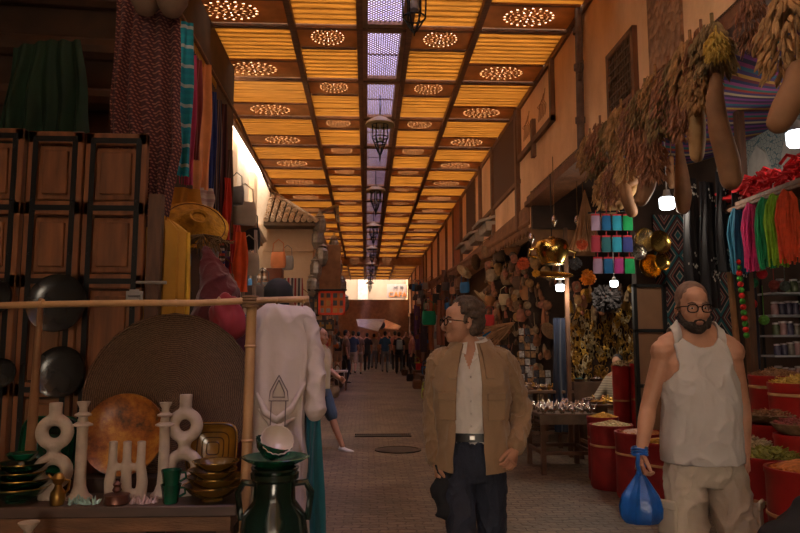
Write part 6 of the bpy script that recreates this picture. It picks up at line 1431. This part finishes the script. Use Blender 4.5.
# sign
a, c = P(387, 284, 44), P(410, 298, 44); r = thing('cafe_sign', 'pale cafe sign with orange letters on the end facade', 'sign', ((a.x+c.x)/2, 44, c.z)); w, h = c.x-a.x, a.z-c.z
b = B(); b.box((0,.05,h/2), (w,.06,h)); b.out('panel', M('sign_panel', (.24,.20,.20), .7, var=.05), r)
def text(s, size, x, z, y, mat, parent, name):
    cu = bpy.data.curves.new(name, 'FONT'); cu.body = s; cu.size = size; cu.extrude = .02; cu.align_x = 'CENTER'; o = bpy.data.objects.new('t', cu); C.objects.link(o)
    dg = bpy.context.evaluated_depsgraph_get(); me = bpy.data.meshes.new_from_object(o.evaluated_get(dg)); bpy.data.objects.remove(o); me.materials.clear(); me.materials.append(mat)
    o = bpy.data.objects.new(name, me); C.objects.link(o); o.parent = parent; o.location = (x, y, z); o.rotation_euler = (PI/2,0,0); return o
text('CAFAI', h*.52, 0, h*.08, -.02, M('orange_paint', (.50,.15,.015), .6, var=0), r, 'lettering'); text('HE  ES', h*.26, 0, h*.68, -.02, M('grey_paint', (.08,.08,.10), .6, var=0), r, 'small_lettering')
# white awning and parasol at the end
a = P(370, 318, 34)
b = B(); b.add([P(356,319,36), P(385,319,36), P(378,331,33), P(358,326,33)]+[q+V((0,0,-.04)) for q in (P(356,319,36), P(385,319,36), P(378,331,33), P(358,326,33))], [(0,1,2,3),(7,6,5,4),(0,4,5,1),(1,5,6,2),(2,6,7,3),(3,7,4,0)]); single('white_awning', b, CL('awning_white', (.42,.38,.35)), 'pale grey sail awning over the end of the alley', 'awning', smooth=False)
b = B(); b.add([P(384,319,38), P(401,326,36), P(398,329,35), P(383,328,36)]+[q+V((0,0,-.05)) for q in (P(384,319,38), P(401,326,36), P(398,329,35), P(383,328,36))], [(0,1,2,3),(7,6,5,4),(0,4,5,1),(1,5,6,2),(2,6,7,3),(3,7,4,0)]); single('orange_awning', b, CL('awning_orange', (.85,.40,.16)), 'warm orange awning right of the grey sail at the alley end', 'awning', smooth=False)
b = B(); b.ell((0,0,0), (.22,.2,.22), 14); single('balloon_bunch', b, M('balloon', (.10,.18,.5), .4), 'blue round parasol or balloon above the far crowd', 'balloon', P(381, 325, 35.5))
# ------------------------------------------------------------ skylight lanterns
def lantern():
    r = thing('hanging_lantern', 'x', 'lantern', (0,0,0))
    b = B(); b.lathe([(.235,0),(.24,.01),(.20,.06),(.12,.11),(.04,.14),(.03,.17),(.001,.18)], seg=28); b.out('shade', M('tan_shade', (.34,.22,.08), .6, var=.2), r)
    b = B()
    for k in range(6):
        a = 2*PI*k/6; c, s_ = math.cos(a), math.sin(a); b.tube([(.12*c,.12*s_,.02),(.125*c,.125*s_,-.20),(.085*c,.085*s_,-.30),(.015*c,.015*s_,-.48)], .011, 6)
    for z, q in ((-.2,.127),(-.3,.087),(.0,.13)): b.tube([(q*math.cos(t),q*math.sin(t),z) for t in [2*PI*i/16 for i in range(16)]], .010, 5, closed=True)
    b.tube([(0,0,-.46),(0,0,-.60)], [.02,.004], 6); b.tube([(0,0,.17),(0,0,.5)], .01, 5); b.out('iron_frame', BLKIRON, r)
    b = B(); b.ell((0,0,-.24), (.05,.05,.04), 10); b.tube([(0,0,0),(0,0,-.21)], .012, 6); b.out('lamp', M('frosted', (.35,.35,.38), .3), r); return r
lt = lantern(); GL = 'lanterns hanging in a line under the skylight'; od = ['nearest of the capped lanterns under the skylight','second capped lantern from the camera under the skylight','third capped lantern from the camera under the skylight','fourth capped lantern under the skylight','fifth capped lantern under the skylight','sixth capped lantern under the skylight','last capped lantern, over the far crowd']
for i, Y in enumerate((10.9,15.8,20.7,25.6,30.6,35.5,40)):
    loc = (.205, Y, 5.0)
    if i == 0: lt.location = loc; lt['label'] = od[0]; lt['group'] = GL
    else: dup(lt, loc, i*.3, od[i], GL)
r = thing('iron_lantern', 'black iron cage lantern cut off by the top edge of the photo', 'lantern', (.46, 6.6, 4.58)); b = B()
for k in range(6):
    a = 2*PI*k/6; c, s_ = math.cos(a), math.sin(a); b.tube([(.02*c,.02*s_,0),(.11*c,.11*s_,.14),(.12*c,.12*s_,.42),(.03*c,.03*s_,.62)], .010, 6)
for z, q in ((.14,.112),(.42,.122)): b.tube([(q*math.cos(t),q*math.sin(t),z) for t in [2*PI*i/16 for i in range(16)]], .010, 5, closed=True)
b.tube([(0,0,-.05),(0,0,.02)], [.005,.02], 6); b.tube([(0,0,.6),(0,0,.9)], .012, 6); b.out('cage', BLKIRON, r)
b = B(); b.lathe([(.001,.2),(.05,.22),(.05,.36),(.001,.38)], seg=12); b.out('lamp', M('frosted', (.3,.3,.3)), r)
# ------------------------------------------------------------ drain covers
p = P(383, 436, 11); 
def on_floor(u, v):
    d = RM @ V(((u-400)/F, (266.5-v)/F, -1)); t = -CAMZ/d.z; q = V((0,0,CAMZ))+d*t
    for _ in range(4): q = V((0,0,CAMZ))+d*((gz(q.y)-CAMZ)/d.z)
    return q
q = on_floor(398, 450); b = B(); b.lathe([(.33,0),(.33,.012),(.29,.014),(.29,.008),(.001,.008)], (0,0,0), 36); single('manhole_cover', b, M('dark_iron', (.035,.028,.024), .55, .3, var=.4), 'round dark manhole cover set in the paving', 'manhole', (q.x, q.y, gz(q.y)))
q = on_floor(383, 436); b = B()
for i in range(26): b.box((-.42+i*.034, 0, .012), (.014,.24,.016))
b.box((0,-.13,.012), (.9,.02,.018)); b.box((0,.13,.012), (.9,.02,.018)); b.box((0,0,.003), (.9,.26,.004)); single('drain_grate', b, M('dark_iron', (.03,.03,.03)), 'long dark drain grate set in the paving beyond the manhole', 'grate', (q.x, q.y, gz(q.y)))
# ------------------------------------------------------------ people further off
navy = CL('navy_shirt', (.02,.04,.08)); blk = CL('black_wear', (.015,.015,.018)); khaki = CL('khaki', (.36,.26,.17)); greyt = CL('grey_trouser', (.15,.15,.16)); blueT = CL('blue_shirt', (.02,.08,.16)); pinkT = CL('rose_top', (.4,.16,.12)); lt_ = CL('light_shirt', (.45,.40,.36)); brn = CL('brown_top', (.17,.09,.05)); dn = CL('denim_short', (.05,.09,.15))
q = on_floor(322, 450)
stride = {'R': [(-.09,0,.93),(-.12,.20,.52),(-.12,.48,.16)], 'L': [(.09,0,.93),(.10,-.14,.52),(.10,-.33,.09)]}
person('person in denim shorts and pale top striding out from behind the kaftan', (q.x-.04, q.y, 0), R(62), 1.74, skin=SK1, topm=CL('pale_yellow_top', (.50,.40,.24)), bot='shorts', botm=dn, vox=.011, legs=stride, shoem=M('white_trainer', (.55,.52,.5), .6),
       arms={'R': [(-.185,0,1.43),(-.22,.12,1.17),(-.2,.02,.95)], 'L': [(.185,0,1.43),(.22,-.02,1.17),(.2,-.22,1.05)]})
wk = {'R': [(-.09,0,.93),(-.10,-.10,.51),(-.10,.02,.09)], 'L': [(.09,0,.93),(.10,.03,.50),(.10,.26,.14)]}
wk2 = {'R': [(-.09,0,.93),(-.10,.06,.50),(-.10,.28,.15)], 'L': [(.09,0,.93),(.10,-.10,.51),(.10,-.10,.09)]}
FAR = [(338,31,180,navy and blk,khaki,'shorts',wk,'person in a black top and pale shorts at the left of the far crowd'),
 (353,29,180,navy,khaki,'shorts',wk2,'person in a navy shirt and khaki shorts walking away'),
 (358.5,29.5,170,brn,CL('stone', (.40,.34,.27)),'shorts',wk,'person in brown with stone coloured shorts beside the navy shirt'),
 (367,32,175,blk,blk,'trousers',wk2,'person dressed all in black in the middle left of the crowd'),
 (374,34,180,lt_,CL('light_jeans', (.2,.24,.3)),'trousers',wk,'person in a light shirt seen between the walkers'),
 (385,30.5,178,blueT,greyt,'trousers',wk,'person in a blue shirt and grey trousers in the centre of the crowd'),
 (379,38,0,pinkT,blk,'trousers',wk2,'person in a rose top beyond the blue shirt'),
 (395,32,182,pinkT,blk,'trousers',wk,'person in rose with dark trousers right of the blue shirt'),
 (399,29.5,178,blk,blk,'trousers',wk2,'person in black with a grey backpack at the right of the crowd'),
 (406,34,0,brn,blk,'trousers',wk,'person in brown at the far right of the crowd'),
 (345,34,10,lt_,blk,'trousers',wk,'person in a pale top far behind the navy shirt'),
 (389,40,0,blk,greyt,'trousers',wk2,'smallest person in black at the end of the alley'),
 (346,24,100,brn,blk,'trousers',wk,'person in brown standing at the left shops nearer than the crowd'),
 (412,27,-90,pinkT,blk,'trousers',wk,'person in rose at the right shops beside the crowd')]
random.seed(6); proto = {}
for u, Y, rz, tm, bm2, bt, lg, lb in FAR:
    x = P(u, 360, Y).x
    key = (bt, lg is wk)
    if key not in proto:
        pr = person(lb, (x, Y, gz(Y)), R(rz), random.uniform(1.68,1.8), skin=SK1, topm=tm, bot=bt, botm=bm2, legs=lg, vox=.024, eye=False); proto[key] = pr; pr['group'] = 'walkers at the far end of the alley'
    else: dup(proto[key], (x, Y, gz(Y)), R(rz), lb, 'walkers at the far end of the alley', random.uniform(.95,1.02), {'shirt': tm, 'shorts': bm2, 'trousers': bm2})
x = P(399,350,29.6).x; b = B(); b.box((0,0,0), (.28,.16,.40), taper=.85); bevel(single('backpack', b, CL('backpack_grey', (.18,.22,.22)), 'grey backpack on the person in black', 'backpack', (x, 29.22, gz(29)+1.22)), .04)
# ------------------------------------------------------------ far right shops
random.seed(55); cl = ['dark','brown','purple','brown','blue','red','tan','orange','grey','dark','cream','tan','brown','dark']
for i in range(110):
    Y = 15.5+random.random()*14; u = 366+(2.35-random.uniform(0,.5)*(Y/29))*700/Y; v = random.uniform(285, 345)
    if 437 < u < 480 and v > 310: continue
    c_ = random.choice(cl); put_bag(u, v, Y, c_, f'small {c_} bag or cloth in the dense far right display', random.uniform(.6,1.15), 'goods hanging at the far right shops', random.uniform(-1,1))
for i in range(30):
    cY = (17, 20.5, 24, 27.5)[i % 4]; Y = cY-1.0+(i//4)*.30; x = (2.32, 2.02)[(i//4) % 2]; c_ = random.choice(['lime','dark','blue','dark','lime','brown','red','grey'])
    if i >= 24: x = 1.55; zz = gz(Y)
    else: zz = gz(Y)+.29
    if i % 3: o = put_bag(400, 300, Y, c_, f'{c_} bag standing at the far right stalls', 1.1, 'bags standing at the far right', random.uniform(-.4,.4)); o.location = (x, Y, zz)
    else: dup(bs, (x, Y, zz), i, 'basket standing among the goods at the far right stalls', 'baskets standing at the far right', 1.0, {'weave': random.choice(bcol)})
b = B()
for Y in (17, 20.5, 24, 27.5): b.mm((1.75,Y-1.3,gz(Y)),(2.5,Y+1.3,gz(Y)+.28))
single('display_platform', b, tmat, 'low dark platforms carrying the goods at the far right stalls', 'platform') if False else None
for i, Y in enumerate((17, 20.5, 24, 27.5)):
    b = B(); b.mm((1.75,Y-1.3,gz(Y)-.02),(2.5,Y+1.3,gz(Y)+.29)); single('display_platform', b, tmat, 'low dark wooden platform at the right stalls, '+['nearest','second','third','furthest'][i]+' of four', 'platform', group='display platforms along the right shops')
# hanging clothes on the far right
for i, (u, v0, v1, Y, w, c_, nm) in enumerate(((417,305,350,27,7,(.12,.05,.13),'plum'),(424,298,352,24,7,(.05,.03,.04),'black'),(433,295,350,22,9,(.38,.12,.04),'rust orange'),(441,300,345,20,9,(.30,.10,.05),'brick'),(445,270,300,19,8,(.16,.07,.04),'brown'),(437,315,350,21,6,(.45,.38,.3),'cream'),(453,275,300,18,9,(.08,.04,.03),'dark brown'),(498,300,345,14.2,10,(.30,.12,.05),'tan leather'),(508,345,385,13,12,(.05,.03,.03),'black'),(545,300,330,11.8,8,(.40,.14,.06),'rust'))):
    scarf(u, v0, v1, Y, w, CL('cl_'+nm.replace(' ','_'), c_), f'{nm} garment hanging in the right hand shops, '+('far down the alley' if Y > 17 else 'in the middle shop'), name='garment', cat='garment', group='garments hanging at the right shops')
# ------------------------------------------------------------ light
w = bpy.data.worlds.new('World'); bpy.context.scene.world = w; w.use_nodes = True; bg = w.node_tree.nodes['Background']; bg.inputs[0].default_value = (1,.82,.62,1); bg.inputs[1].default_value = 10
def sun(e, rot, col, ang):
    l = bpy.data.lights.new('sun', 'SUN'); l.energy = e; l.color = col; l.angle = R(ang); o = bpy.data.objects.new('sun', l); C.objects.link(o); o.rotation_euler = rot; return o
sun(10, (R(14), R(8), 0), (1,.86,.66), 12)
s = bpy.context.scene; s.view_settings.view_transform = 'Standard'; s.view_settings.look = 'None'; s.view_settings.exposure = .12; s.view_settings.gamma = 1; s.view_settings.use_curve_mapping = False
s.cycles.max_bounces = 8; s.cycles.diffuse_bounces = 5; s.cycles.transmission_bounces = 4; s.cycles.sample_clamp_indirect = 6
try: s.cycles.use_denoising = True
except Exception: pass
